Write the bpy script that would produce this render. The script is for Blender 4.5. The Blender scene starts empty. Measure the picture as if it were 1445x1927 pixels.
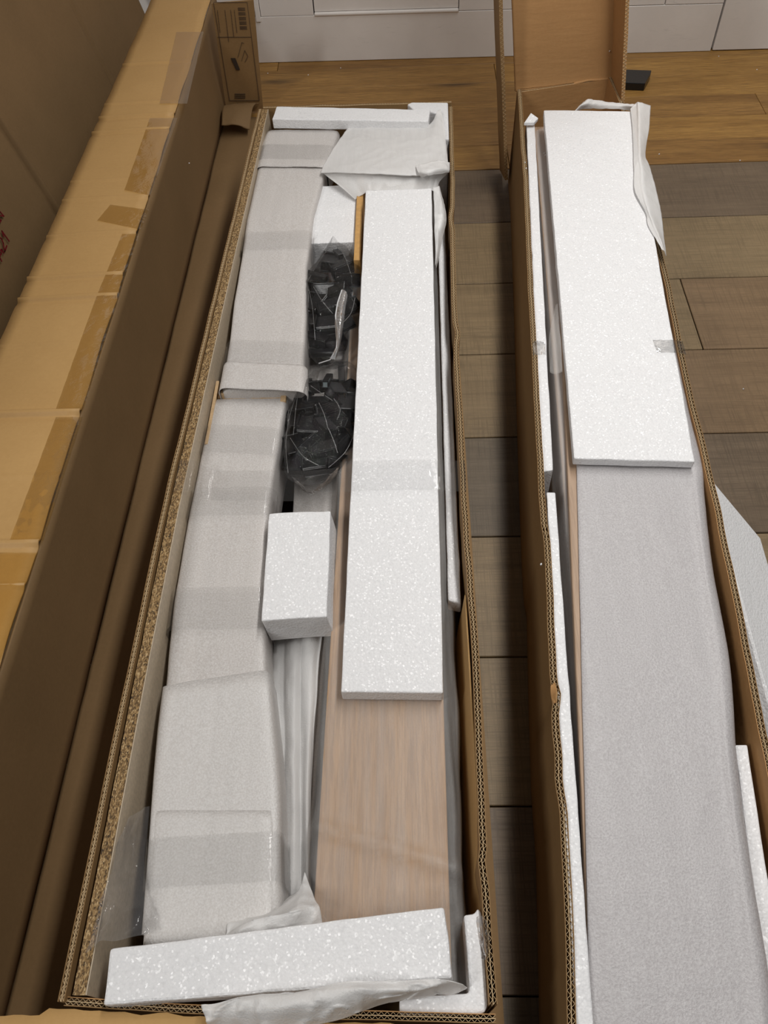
import bpy, bmesh, math, random
from mathutils import Vector, Matrix, noise
from math import sin, cos, tan, atan, radians, pi

# ------------------------------------------------------------------ camera, sky, lights, exposure
SC = bpy.context.scene
COL = SC.collection
IMG_W, IMG_H, FPX = 1445.0, 1927.0, 1500.0
EYE = Vector((0, 0, 1.2))
yaw, roll = radians(3.5), atan(0.065)
pitch = atan(2063 * cos(roll) / FPX)
_h = Vector((-sin(yaw), cos(yaw), 0))
_r = Vector((cos(yaw), sin(yaw), 0))
FWD = cos(pitch) * _h - sin(pitch) * Vector((0, 0, 1))
_u = sin(pitch) * _h + cos(pitch) * Vector((0, 0, 1))
CX = cos(roll) * _r - sin(roll) * _u
CY = sin(roll) * _r + cos(roll) * _u
cam = bpy.data.cameras.new('camera')
cam.sensor_fit = 'VERTICAL'
cam.sensor_height = 36.0
cam.lens = FPX * 36.0 / IMG_H
cam.clip_start = 0.02
camo = bpy.data.objects.new('camera', cam)
COL.objects.link(camo)
m = Matrix((CX, CY, -FWD)).transposed().to_4x4()
m.translation = EYE
camo.matrix_world = m
SC.camera = camo

world = bpy.data.worlds.new('room_light')
SC.world = world
world.use_nodes = True
world.node_tree.nodes['Background'].inputs[0].default_value = (1.0, 0.97, 0.93, 1)
world.node_tree.nodes['Background'].inputs[1].default_value = 0.06


def area(name, loc, target, sx, sy, watts, col=(1, 0.98, 0.95)):
    l = bpy.data.lights.new(name, 'AREA')
    l.shape = 'RECTANGLE'
    l.size, l.size_y, l.energy, l.color = sx, sy, watts, col
    o = bpy.data.objects.new(name, l)
    o.location = loc
    o.rotation_euler = (Vector(target) - Vector(loc)).to_track_quat('-Z', 'Y').to_euler()
    COL.objects.link(o)


area('hanging_lamp', (0.5, 1.2, 1.95), (0.5, 1.2, 0), 0.16, 2.4, 33)
area('ceiling_lamp', (-2.0, -0.9, 2.75), (-0.6, 0.6, 0), 0.3, 1.3, 38)
SC.view_settings.view_transform = 'Standard'
SC.view_settings.look = 'None'
SC.view_settings.gamma = 1.0
SC.view_settings.use_curve_mapping = False
SC.view_settings.exposure = 0.0

random.seed(7)


def at(px, py, z=0.0):
    """World point seen at photo position (px, py) that lies at height z (metres above the floor)."""
    d = (px - IMG_W / 2) * CX - (py - IMG_H / 2) * CY + FPX * FWD
    return EYE + d * ((z - EYE.z) / d.z)


def on_plane(px, py, o, n):
    """World point seen at photo position (px, py) on the plane through o with normal n."""
    d = (px - IMG_W / 2) * CX - (py - IMG_H / 2) * CY + FPX * FWD
    return EYE + d * ((Vector(o) - EYE).dot(n) / d.dot(n))


# ------------------------------------------------------------------ materials
class N:
    def __init__(s, name):
        s.m = bpy.data.materials.new(name)
        s.m.use_nodes = True
        s.t = s.m.node_tree
        s.b = s.t.nodes['Principled BSDF']
        s.out = s.t.nodes['Material Output']
        s.tc = s.n('ShaderNodeTexCoord')

    def n(s, typ, **kw):
        k = s.t.nodes.new(typ)
        for a, v in kw.items():
            setattr(k, a, v)
        return k

    def l(s, a, b):
        s.t.links.new(a, b)

    def coord(s, scale=(1, 1, 1), which='Object', offset=None):
        mp = s.n('ShaderNodeMapping')
        mp.inputs['Scale'].default_value = scale
        s.l(s.tc.outputs[which], mp.inputs['Vector'])
        if offset is not None:
            s.l(offset, mp.inputs['Location'])
        return mp.outputs[0]

    def noise(s, vec, scale, detail=4, rough=0.55, dist=0.0):
        k = s.n('ShaderNodeTexNoise')
        k.inputs['Scale'].default_value = scale
        k.inputs['Detail'].default_value = detail
        k.inputs['Roughness'].default_value = rough
        k.inputs['Distortion'].default_value = dist
        s.l(vec, k.inputs['Vector'])
        return k.outputs['Fac']

    def voro(s, vec, scale, out='Distance', feature='F1'):
        k = s.n('ShaderNodeTexVoronoi', feature=feature)
        k.inputs['Scale'].default_value = scale
        s.l(vec, k.inputs['Vector'])
        return k.outputs[out]

    def ramp(s, fac, stops):
        k = s.n('ShaderNodeValToRGB')
        e = k.color_ramp.elements
        while len(e) < len(stops):
            e.new(0.5)
        for i, (p, c) in enumerate(stops):
            e[i].position = p
            e[i].color = (*c, 1) if len(c) == 3 else c
        s.l(fac, k.inputs['Fac'])
        return k.outputs['Color']

    def mix(s, fac, a, b, mode='MIX'):
        k = s.n('ShaderNodeMix', data_type='RGBA', blend_type=mode)
        for v, sock in ((fac, k.inputs[0]), (a, k.inputs[6]), (b, k.inputs[7])):
            if isinstance(v, bpy.types.NodeSocket):
                s.l(v, sock)
            elif isinstance(v, (int, float)):
                sock.default_value = v
            else:
                sock.default_value = (*v, 1)
        return k.outputs[2]

    def math(s, op, a, b=0.0):
        k = s.n('ShaderNodeMath', operation=op)
        for v, sock in ((a, k.inputs[0]), (b, k.inputs[1])):
            if isinstance(v, bpy.types.NodeSocket):
                s.l(v, sock)
            else:
                sock.default_value = v
        return k.outputs[0]

    def bump(s, h, dist, strength=1.0, prev=None):
        k = s.n('ShaderNodeBump')
        k.inputs['Distance'].default_value = dist
        k.inputs['Strength'].default_value = strength
        s.l(h, k.inputs['Height'])
        if prev is not None:
            s.l(prev, k.inputs['Normal'])
        return k.outputs[0]

    def set(s, **kw):
        for a, v in kw.items():
            sock = s.b.inputs[a.replace('_', ' ')]
            if isinstance(v, bpy.types.NodeSocket):
                s.l(v, sock)
            elif isinstance(v, tuple) and len(v) == 3:
                sock.default_value = (*v, 1)
            else:
                sock.default_value = v
        return s


def mat_eps():
    k = N('expanded_polystyrene')
    v = k.coord()
    d = k.voro(v, 270)
    big = k.noise(v, 60, 3)
    fine = k.voro(v, 430)
    # every bead face tilts its own way, so some of them catch a lamp
    vc = k.n('ShaderNodeTexVoronoi')
    vc.inputs['Scale'].default_value = 480
    k.l(v, vc.inputs['Vector'])
    sub = k.n('ShaderNodeVectorMath', operation='SUBTRACT')
    k.l(vc.outputs['Color'], sub.inputs[0])
    sub.inputs[1].default_value = (0.5, 0.5, 0.5)
    sc = k.n('ShaderNodeVectorMath', operation='SCALE')
    k.l(sub.outputs[0], sc.inputs[0])
    sc.inputs['Scale'].default_value = 0.9
    geo = k.n('ShaderNodeNewGeometry')
    ad = k.n('ShaderNodeVectorMath', operation='ADD')
    k.l(geo.outputs['Normal'], ad.inputs[0])
    k.l(sc.outputs[0], ad.inputs[1])
    nm = k.n('ShaderNodeVectorMath', operation='NORMALIZE')
    k.l(ad.outputs[0], nm.inputs[0])
    b = k.bump(k.math('MULTIPLY', d, -1.0), 0.0009, 0.6)
    b = k.bump(fine, 0.0004, 0.5, b)
    b = k.bump(big, 0.0012, 0.5, b)
    col = k.ramp(d, [(0.0, (0.80, 0.80, 0.81)), (0.62, (0.78, 0.78, 0.79)), (0.95, (0.72, 0.72, 0.73))])
    k.set(Base_Color=col, Roughness=0.5, Normal=b, Specular_IOR_Level=0.3)
    gl = k.n('ShaderNodeBsdfGlossy')
    gl.inputs['Roughness'].default_value = 0.22
    k.l(nm.outputs[0], gl.inputs['Normal'])
    mx = k.n('ShaderNodeMixShader')
    mx.inputs[0].default_value = 0.026
    k.l(k.b.outputs[0], mx.inputs[1])
    k.l(gl.outputs[0], mx.inputs[2])
    k.l(mx.outputs[0], k.out.inputs[0])
    return k.m


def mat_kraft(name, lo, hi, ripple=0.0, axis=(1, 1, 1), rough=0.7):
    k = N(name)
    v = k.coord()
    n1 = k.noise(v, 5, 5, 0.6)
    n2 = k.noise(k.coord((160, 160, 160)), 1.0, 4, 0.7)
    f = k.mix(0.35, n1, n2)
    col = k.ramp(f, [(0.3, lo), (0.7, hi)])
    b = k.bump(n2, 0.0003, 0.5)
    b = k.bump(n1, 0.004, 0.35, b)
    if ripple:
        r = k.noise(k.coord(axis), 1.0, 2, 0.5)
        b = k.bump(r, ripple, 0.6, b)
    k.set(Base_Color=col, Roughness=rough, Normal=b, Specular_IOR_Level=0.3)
    return k.m


def mat_film(name, tint=0.96, alpha=0.05, wrinkle=0.0012, scale=45, milky=(0.8, 0.8, 0.82), gloss=0.6):
    """Clear packing film: mostly see-through, a little milky, with glossy wrinkles."""
    k = N(name)
    v = k.coord()
    w = k.noise(v, scale, 3, 0.6, 2.5)
    w2 = k.voro(v, scale * 0.7, feature='SMOOTH_F1')
    b = k.bump(w, wrinkle, 0.7)
    b = k.bump(w2, wrinkle, 0.7, b)
    tr = k.n('ShaderNodeBsdfTransparent')
    tr.inputs[0].default_value = (*tint, 1) if isinstance(tint, tuple) else (tint, tint, tint, 1)
    gl = k.n('ShaderNodeBsdfGlossy')
    gl.inputs['Roughness'].default_value = 0.06
    k.l(b, gl.inputs['Normal'])
    di = k.n('ShaderNodeBsdfDiffuse')
    di.inputs[0].default_value = (*milky, 1)
    fr = k.n('ShaderNodeFresnel')
    fr.inputs['IOR'].default_value = 1.45
    m1 = k.n('ShaderNodeMixShader')
    m1.inputs[0].default_value = alpha
    k.l(tr.outputs[0], m1.inputs[1])
    k.l(di.outputs[0], m1.inputs[2])
    m2 = k.n('ShaderNodeMixShader')
    k.l(k.math('MULTIPLY', fr.outputs[0], gloss), m2.inputs[0])
    k.l(m1.outputs[0], m2.inputs[1])
    k.l(gl.outputs[0], m2.inputs[2])
    k.l(m2.outputs[0], k.out.inputs[0])
    return k.m


def mat_pe(name, opac=0.6, col=(0.80, 0.79, 0.79), streak=(60, 3, 60), rough=0.38):
    """Thin polyethylene foam sheet: milky white, partly see-through, faintly streaked and sparkling."""
    k = N(name)
    s = k.noise(k.coord(streak), 1.0, 3, 0.55)
    g = k.noise(k.coord((420, 420, 420)), 1.0, 2, 0.6)
    d = k.noise(k.coord(), 9, 3)
    b = k.bump(g, 0.0008, 0.8)
    b = k.bump(d, 0.003, 0.25, b)
    c = k.mix(k.math('MULTIPLY', s, 0.9), tuple(min(1, x * 1.06) for x in col), tuple(x * 0.84 for x in col))
    c = k.mix(k.ramp(g, [(0.35, (0.0,) * 3), (0.75, (0.35,) * 3)]), c, (0.9, 0.9, 0.9))
    k.set(Base_Color=c, Roughness=rough, Normal=b, Specular_IOR_Level=0.45)
    if opac < 1:
        a = k.math('ADD', k.math('MULTIPLY', k.math('SUBTRACT', s, 0.5), 0.3), opac)
        tr = k.n('ShaderNodeBsdfTransparent')
        mx = k.n('ShaderNodeMixShader')
        k.l(a, mx.inputs[0])
        k.l(tr.outputs[0], mx.inputs[1])
        k.l(k.b.outputs[0], mx.inputs[2])
        k.l(mx.outputs[0], k.out.inputs[0])
    return k.m


def mat_plank(name, a, b_, hatch=0.6, grain=(2.2, 46, 46), dark=0.55, knots=True):
    k = N(name)
    oi = k.n('ShaderNodeObjectInfo')
    off = k.n('ShaderNodeCombineXYZ')
    k.l(k.math('MULTIPLY', oi.outputs['Random'], 37.0), off.inputs[0])
    k.l(k.math('MULTIPLY', oi.outputs['Random'], 91.0), off.inputs[1])
    v = k.coord(grain, offset=off.outputs[0])
    g = k.noise(v, 1.0, 6, 0.62, 0.6)
    big = k.noise(k.coord((1.4, 7, 7) if grain[0] < grain[1] else (9, 1.4, 9), offset=off.outputs[0]), 1.0, 3)
    f = k.mix(0.45, g, big)
    col = k.ramp(f, [(0.32, a), (0.66, b_)])
    fine = k.noise(k.coord((14, 330, 330) if grain[0] < grain[1] else (330, 14, 330), offset=off.outputs[0]), 1.0, 3, 0.7)
    if hatch:
        saw = k.noise(k.coord((330, 9, 9), offset=off.outputs[0]), 1.0, 3, 0.7)
        patch = k.noise(k.coord((5, 7, 7), offset=off.outputs[0]), 1.0, 3)
        s1 = k.ramp(saw, [(0.40, (1, 1, 1)), (0.52, (0, 0, 0))])
        s2 = k.ramp(fine, [(0.40, (1, 1, 1)), (0.52, (0, 0, 0))])
        both = k.math('MAXIMUM', s1, s2)
        amt = k.math('MULTIPLY', both, k.math('MULTIPLY', patch, hatch))
        col = k.mix(amt, col, tuple(x * 0.35 for x in a))
        bp = k.bump(k.math('ADD', saw, fine), 0.0004, 0.6)
    else:
        streak = k.ramp(fine, [(0.42, (1, 1, 1)), (0.56, (0, 0, 0))])
        col = k.mix(k.math('MULTIPLY', streak, 0.5), col, tuple(x * dark for x in a))
        kn = k.voro(k.coord((2.2, 9, 9), offset=off.outputs[0]), 1.0)
        col = col if not knots else k.mix(k.math('MULTIPLY', k.ramp(kn, [(0.06, (1, 1, 1)), (0.2, (0, 0, 0))]), 0.7), col, (0.05, 0.028, 0.014))
        bp = k.bump(g, 0.0004, 0.5)
    k.set(Base_Color=col, Roughness=0.5, Normal=bp, Specular_IOR_Level=0.35)
    return k.m


def mat_chip():
    k = N('particle_board')
    v = k.coord((1, 0.45, 1))
    c = k.voro(v, 820, 'Color')
    d = k.noise(v, 520, 4, 0.75)
    bw = k.n('ShaderNodeRGBToBW')
    k.l(c, bw.inputs[0])
    f = k.mix(0.55, bw.outputs[0], d)
    col = k.ramp(f, [(0.30, (0.035, 0.02, 0.008)), (0.47, (0.20, 0.115, 0.042)), (0.6, (0.38, 0.24, 0.10)), (0.8, (0.62, 0.47, 0.27))])
    k.set(Base_Color=col, Roughness=0.75, Normal=k.bump(f, 0.002, 0.9))
    return k.m


def mat_plain(name, col, rough=0.5, bump=0.0, scale=200, spec=0.5, var=0.12):
    k = N(name)
    n = k.noise(k.coord(), scale, 4)
    c = k.ramp(n, [(0.3, tuple(x * (1 - var) for x in col)), (0.7, tuple(min(1, x * (1 + var)) for x in col))])
    k.set(Base_Color=c, Roughness=rough, Specular_IOR_Level=spec)
    if bump:
        k.set(Normal=k.bump(n, bump, 0.6))
    return k.m


def mat_wall():
    k = N('white_painted_board')
    n = k.noise(k.coord(), 6, 5, 0.6)
    sc = k.noise(k.coord((9, 9, 40)), 1.0, 6, 0.75, 1.5)
    c = k.ramp(n, [(0.3, (0.74, 0.70, 0.665)), (0.7, (0.81, 0.77, 0.735))])
    c = k.mix(k.math('MULTIPLY', k.ramp(sc, [(0.60, (0, 0, 0)), (0.74, (1, 1, 1))]), 0.30), c, (0.36, 0.34, 0.33))
    k.set(Base_Color=c, Roughness=0.55, Normal=k.bump(k.noise(k.coord(), 90, 4), 0.0006, 0.5))
    return k.m


EPS = mat_eps()
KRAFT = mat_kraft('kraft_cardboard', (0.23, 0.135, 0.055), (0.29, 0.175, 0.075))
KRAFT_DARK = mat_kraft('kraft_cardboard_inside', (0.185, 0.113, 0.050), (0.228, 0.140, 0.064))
KRAFT_LIT = mat_kraft('kraft_cardboard_lit', (0.46, 0.275, 0.105), (0.53, 0.325, 0.13), 0.001, (3, 90, 3), 0.55)  # brightness from tilt and sheen is put into this kraft colour
KRAFT_WARM = mat_kraft('kraft_cardboard_ribbed', (0.40, 0.215, 0.085), (0.47, 0.262, 0.108), 0.0012, (4, 90, 90))
KRAFT_LINER = mat_kraft('kraft_liner_smooth', (0.44, 0.27, 0.11), (0.52, 0.33, 0.14), 0.0016, (3, 60, 3))
FLUTE = mat_kraft('corrugated_flute', (0.50, 0.36, 0.20), (0.60, 0.45, 0.27))
PE_WRAP = mat_pe('foam_wrap_thick', 1.0, (0.53, 0.495, 0.47))
PE_WRAP_NEAR = mat_pe('foam_wrap_sleeve', 1.0, (0.58, 0.555, 0.535))
PE_THIN = mat_pe('foam_sheet_thin', 0.15, (0.72, 0.69, 0.66))
PE_MID = mat_pe('foam_sheet_loose', 0.62, (0.92, 0.91, 0.90))
PE_GREY = mat_pe('foam_sheet_grey', 0.80, (0.505, 0.48, 0.487), (75, 1.6, 75))
FILM = mat_film('clear_film', 0.95, 0.08)
BAGFILM = mat_film('clear_bag_film', 0.985, 0.006, 0.008, 36, gloss=0.6)
TAPE = mat_film('clear_tape', 0.97, 0.03, 0.0012, 26, (0.6, 0.58, 0.56), 0.5)
TAPE_BROWN = mat_film('brown_tape', (0.92, 0.85, 0.66), 0.04, 0.0005, 40, (0.42, 0.25, 0.08), 0.3)
BLACK = mat_plain('black_plastic', (0.007, 0.007, 0.008), 0.28, 0.0004, 300, 0.5)
VENEER = mat_plank('brown_veneer', (0.34, 0.185, 0.078), (0.52, 0.315, 0.155), 0, (60, 2.2, 60), 0.7, False)
VENEER_GREY = mat_plank('grey_veneer', (0.36, 0.245, 0.165), (0.46, 0.325, 0.225), 0, (46, 2.2, 46), 0.8, False)
LAMINATE = mat_plain('beige_laminate', (0.50, 0.41, 0.30), 0.45, 0.0002, 200)
PINE = mat_plain('raw_pine', (0.55, 0.38, 0.21), 0.6, 0.0004, 120)
OCHRE = mat_plain('ochre_board', (0.50, 0.28, 0.09), 0.6, 0.0004, 120)
INK = mat_plain('dark_ink', (0.035, 0.022, 0.014), 0.7)
INK_BROWN = mat_plain('brown_ink', (0.085, 0.05, 0.026), 0.7)
RED = mat_plain('red_marker', (0.16, 0.008, 0.012), 0.5)
WALLM = mat_wall()
SHADOWGAP = mat_plain('dark_gap', (0.03, 0.025, 0.02), 0.9)
GREY_V = [mat_plank('floor_plank_' + n, a, b) for n, a, b in (
    ('umber', (0.128, 0.090, 0.057), (0.201, 0.144, 0.092)),
    ('tan', (0.183, 0.129, 0.069), (0.287, 0.205, 0.112)),
    ('brown', (0.171, 0.110, 0.059), (0.250, 0.164, 0.090)),
    ('slate', (0.120, 0.092, 0.061), (0.183, 0.140, 0.094)))]
OAK_V = [mat_plank('oak_plank_' + n, a, b, 0, (1.6, 30, 30)) for n, a, b in (
    ('honey', (0.228, 0.109, 0.024), (0.432, 0.242, 0.066)),
    ('amber', (0.180, 0.085, 0.021), (0.360, 0.195, 0.055)),
    ('russet', (0.204, 0.100, 0.025), (0.384, 0.212, 0.062)))]

# ------------------------------------------------------------------ building helpers


def tag(o, label=None, cat=None, group=None, kind=None):
    for a, v in (('label', label), ('category', cat), ('group', group), ('kind', kind)):
        if v:
            o[a] = v
    return o


def empty(name, loc, label=None, cat=None, group=None, kind=None):
    o = bpy.data.objects.new(name, None)
    o.location = loc
    COL.objects.link(o)
    return tag(o, label, cat, group, kind)


def mk(name, verts, faces, mat, parent=None, origin=None, smooth=False, bevel=0.0, solid=0.0, seg=2):
    """One mesh object from world-space verts; origin = world point of its origin."""
    verts = [Vector(v) for v in verts]
    if origin is None:
        n = len(verts)
        cx = sum(v.x for v in verts) / n
        cy = sum(v.y for v in verts) / n
        origin = Vector((cx, cy, min(v.z for v in verts)))
    origin = Vector(origin)
    me = bpy.data.meshes.new(name)
    me.from_pydata([v - origin for v in verts], [], faces)
    me.update()
    if smooth:
        me.shade_smooth()
    me.materials.append(mat)
    o = bpy.data.objects.new(name, me)
    COL.objects.link(o)
    if parent is not None:
        o.parent = parent
        pw = Vector((0, 0, 0))
        p = parent
        while p is not None:
            pw += p.location
            p = p.parent
        o.location = origin - pw
    else:
        o.location = origin
    if solid:
        md = o.modifiers.new('thickness', 'SOLIDIFY')
        md.thickness = solid
        md.offset = 0
    if bevel:
        md = o.modifiers.new('edge', 'BEVEL')
        md.width = bevel
        md.segments = seg
        md.limit_method = 'ANGLE'
        md.angle_limit = radians(35)
    return o


def hexa(c, nu=1, nv=1, nw=1, jit=0.0, jscale=18.0, seed=0.0, sag=None):
    """Six-sided solid from 8 corners (4 top then 4 bottom, same winding); gridded so edges can wander."""
    T, B = [Vector(p) for p in c[:4]], [Vector(p) for p in c[4:]]

    def pt(u, v, w):
        def q(Q):
            return (Q[0] * (1 - u) + Q[1] * u) * (1 - v) + (Q[3] * (1 - u) + Q[2] * u) * v
        p = q(T) * (1 - w) + q(B) * w
        if jit:
            p = p + noise.noise_vector(p * jscale + Vector((seed, seed, seed))) * jit
        if sag:
            p = sag(p, u, v, w)
        return p
    idx, verts, faces = {}, [], []

    def vid(i, j, k):
        if (i, j, k) not in idx:
            idx[(i, j, k)] = len(verts)
            verts.append(pt(i / nu, j / nv, k / nw))
        return idx[(i, j, k)]
    for i in range(nu):
        for j in range(nv):
            faces.append([vid(i, j, 0), vid(i, j + 1, 0), vid(i + 1, j + 1, 0), vid(i + 1, j, 0)])
            faces.append([vid(i, j, nw), vid(i + 1, j, nw), vid(i + 1, j + 1, nw), vid(i, j + 1, nw)])
    for k in range(nw):
        for i in range(nu):
            faces.append([vid(i, 0, k), vid(i + 1, 0, k), vid(i + 1, 0, k + 1), vid(i, 0, k + 1)])
            faces.append([vid(i, nv, k), vid(i, nv, k + 1), vid(i + 1, nv, k + 1), vid(i + 1, nv, k)])
        for j in range(nv):
            faces.append([vid(0, j, k), vid(0, j, k + 1), vid(0, j + 1, k + 1), vid(0, j + 1, k)])
            faces.append([vid(nu, j, k), vid(nu, j + 1, k), vid(nu, j + 1, k + 1), vid(nu, j, k + 1)])
    a = verts[faces[0][1]] - verts[faces[0][0]]
    b = verts[faces[0][2]] - verts[faces[0][0]]
    if a.cross(b).dot(pt(.5, .5, 0) - pt(.5, .5, 1)) < 0:
        faces = [f[::-1] for f in faces]
    return verts, faces


def slab(name, top, drop, mat, parent=None, n=(4, 8, 1), jit=0.0008, bevel=0.0025, jscale=30, seed=0.0, sag=None, smooth=False):
    top = [Vector(p) for p in top]
    drop = Vector(drop)
    v, f = hexa(top + [p + drop for p in top], *n, jit=jit, jscale=jscale, seed=seed, sag=sag)
    return mk(name, v, f, mat, parent, bevel=bevel, smooth=smooth)


def box(name, x0, x1, y0, y1, z0, z1, mat, parent=None, bevel=0.0):
    v, f = hexa([(x0, y0, z1), (x1, y0, z1), (x1, y1, z1), (x0, y1, z1), (x0, y0, z0), (x1, y0, z0), (x1, y1, z0), (x0, y1, z0)])
    return mk(name, v, f, mat, parent, bevel=bevel)


def prism(name, poly, drop, mat, parent=None, bevel=0.0):
    """Solid from a top outline (list of points) and a drop vector."""
    poly = [Vector(p) for p in poly]
    n = len(poly)
    drop = Vector(drop)
    v = poly + [p + drop for p in poly]
    nrm = Vector((0, 0, 0))
    for i in range(n):
        nrm += poly[i].cross(poly[(i + 1) % n])
    f = [list(range(n)), list(range(2 * n - 1, n - 1, -1))]
    f += [[i, n + i, n + (i + 1) % n, (i + 1) % n] for i in range(n)]
    if nrm.dot(drop) > 0:
        f = [q[::-1] for q in f]
    return mk(name, v, f, mat, parent, bevel=bevel)


def cr(p, t):
    """Catmull-Rom through list p at t in [0,1]."""
    n = len(p) - 1
    x = min(max(t * n, 0), n - 1e-6)
    i = int(x)
    u = x - i
    a, b, c, d = p[max(i - 1, 0)], p[i], p[i + 1], p[min(i + 2, n)]
    return 0.5 * ((2 * b) + (c - a) * u + (2 * a - 5 * b + 4 * c - d) * u * u + (3 * b - a - 3 * c + d) * u ** 3)


def sheet(name, rows, mat, parent=None, nu=40, nv=40, amp=0.0, scale=14.0, solid=0.0012, seed=0.0, fn=None):
    """Draped sheet through rows of control points, with small creases."""
    rows = [[Vector(p) for p in r] for r in rows]
    verts, faces = [], []
    for j in range(nv + 1):
        c = [[cr([r[k] for r in rows], j / nv) for k in range(len(rows[0]))]][0]
        for i in range(nu + 1):
            p = cr(c, i / nu)
            if amp:
                q = p * scale + Vector((seed, seed * 2, 0))
                w = noise.noise(q)
                rg = 1 - abs(noise.noise(q * 1.7 + Vector((9, 4, 1))))
                p = p + Vector((noise.noise(q + Vector((31, 0, 0))) * 0.5, noise.noise(q + Vector((0, 57, 0))) * 0.5, w * 0.7 + rg ** 6)) * amp
            if fn:
                p = fn(p, i / nu, j / nv)
            verts.append(p)
    for j in range(nv):
        for i in range(nu):
            a = j * (nu + 1) + i
            faces.append([a, a + 1, a + nu + 2, a + nu + 1])
    return mk(name, verts, faces, mat, parent, smooth=True, solid=solid)


def tube(name, pts, r, mat, parent=None, sides=6):
    verts, faces = [], []
    pts = [Vector(p) for p in pts]
    for i, p in enumerate(pts):
        d = (pts[min(i + 1, len(pts) - 1)] - pts[max(i - 1, 0)]).normalized()
        a = d.orthogonal().normalized()
        b = d.cross(a)
        for s in range(sides):
            verts.append(p + (a * cos(2 * pi * s / sides) + b * sin(2 * pi * s / sides)) * r)
    for i in range(len(pts) - 1):
        for s in range(sides):
            faces.append([i * sides + s, i * sides + (s + 1) % sides, (i + 1) * sides + (s + 1) % sides, (i + 1) * sides + s])
    return mk(name, verts, faces, mat, parent, smooth=True)


def resample(path, step):
    path = [Vector((p[0], p[1], 0)) for p in path]
    out = [path[0]]
    for a, b in zip(path, path[1:]):
        n = max(1, int((b - a).length / step))
        out += [a.lerp(b, (i + 1) / n) for i in range(n)]
    return out


def corr_wall(name, path, z0, ztop, thick, parent, mat_out, mat_in, layers=2, pitch=0.0072, wob=0.0015, seed=0.0, dents=()):
    """Corrugated board wall standing along path: outer liner is the part, inner liner and fluting its sub-parts.
    The board's left side (seen along the path) is the outside. ztop may be a number or f(y)."""
    pts = resample(path, 0.0125)
    n = len(pts)
    tz = ztop if callable(ztop) else (lambda y: ztop)

    def frame(i):
        d = (pts[min(i + 1, n - 1)] - pts[max(i - 1, 0)]).normalized()
        return Vector((-d.y, d.x, 0))

    def pos(s, off, z):
        i = min(int(s), n - 2)
        u = s - i
        p = pts[i].lerp(pts[i + 1], u)
        nr = frame(i).lerp(frame(i + 1), u)
        w = noise.noise(Vector((p.x * 3 + seed, p.y * 5, 1.7))) * wob * 2 + noise.noise(Vector((p.y * 23, p.x * 23, seed))) * wob * 0.7
        hgt = min(1, max(0, (z - z0) / 0.2))
        for (dy, dw, da) in dents:
            w += da * math.exp(-((p.y - dy) / dw) ** 2)
        q = p + nr * (off + w * hgt)
        return Vector((q.x, q.y, z))

    def top(s):
        p = pts[min(int(s), n - 1)]
        return tz(p.y) + noise.noise(Vector((p.y * 17, seed, p.x * 17))) * 0.0014

    def liner(nm, off, t, mat, par):
        v, f = [], []
        lev = 5
        for i in range(n):
            zt = top(i)
            for k in range(lev):
                z = z0 + (zt - z0) * k / (lev - 1)
                v.append(pos(i, off - t / 2, z))
                v.append(pos(i, off + t / 2, z))
        L = lev * 2
        for i in range(n - 1):
            a, b = i * L, (i + 1) * L
            for k in range(lev - 1):
                f.append([a + 2 * k, b + 2 * k, b + 2 * k + 2, a + 2 * k + 2])
                f.append([a + 2 * k + 1, a + 2 * k + 3, b + 2 * k + 3, b + 2 * k + 1])
            f.append([a + L - 2, b + L - 2, b + L - 1, a + L - 1])
        for a in (0, (n - 1) * L):
            for k in range(lev - 1):
                f.append([a + 2 * k, a + 2 * k + 1, a + 2 * k + 3, a + 2 * k + 2])
        return mk(nm, v, f, mat, par)
    part = liner(name, thick / 2, 0.0009, mat_out, parent)
    liner('inner_liner', -thick / 2, 0.0009, mat_in, part)
    for k in range(1, layers):
        liner('middle_liner', thick / 2 - thick * k / layers, 0.0007, FLUTE, part)
    for k in range(layers):
        hi, lo = thick / 2 - thick * k / layers, thick / 2 - thick * (k + 1) / layers
        nz = int((n - 1) * 0.0125 / pitch) * 2
        v, f = [], []
        for i in range(nz + 1):
            s = i / nz * (n - 1.001)
            o = hi - 0.0004 if i % 2 else lo + 0.0004
            zt = top(s) - 0.0008 - 0.0012 * abs(noise.noise(Vector((i * 0.7, seed, k))))
            v += [pos(s, o, zt), pos(s, o, zt - 0.05)]
        for i in range(nz):
            f.append([2 * i, 2 * i + 2, 2 * i + 3, 2 * i + 1])
        mk('fluting', v, f, FLUTE, part, solid=0.0005)
    return part


# ------------------------------------------------------------------ the room: floor and back wall
W = 0.238
floor = box('floor', -2.2, 2.2, -0.9, 2.72, -0.03, -0.0125, SHADOWGAP)
tag(floor, kind='structure')
proto = {}


def plank(cx, cy, L, w, mat, z=0.0):
    key = (round(L, 3), round(w, 3), mat.name)
    if key not in proto:
        v, f = hexa([(-L / 2, -w / 2, 0), (L / 2, -w / 2, 0), (L / 2, w / 2, 0), (-L / 2, w / 2, 0),
                     (-L / 2, -w / 2, -.012), (L / 2, -w / 2, -.012), (L / 2, w / 2, -.012), (-L / 2, w / 2, -.012)])
        o = mk('plank', v, f, mat, floor, origin=(0, 0, 0), bevel=0.0012, seg=1)
        proto[key] = o
    else:
        o = proto[key].copy()
        COL.objects.link(o)
        o.parent = floor
    o.location = Vector((cx, cy, z)) - floor.location
    return o


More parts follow.
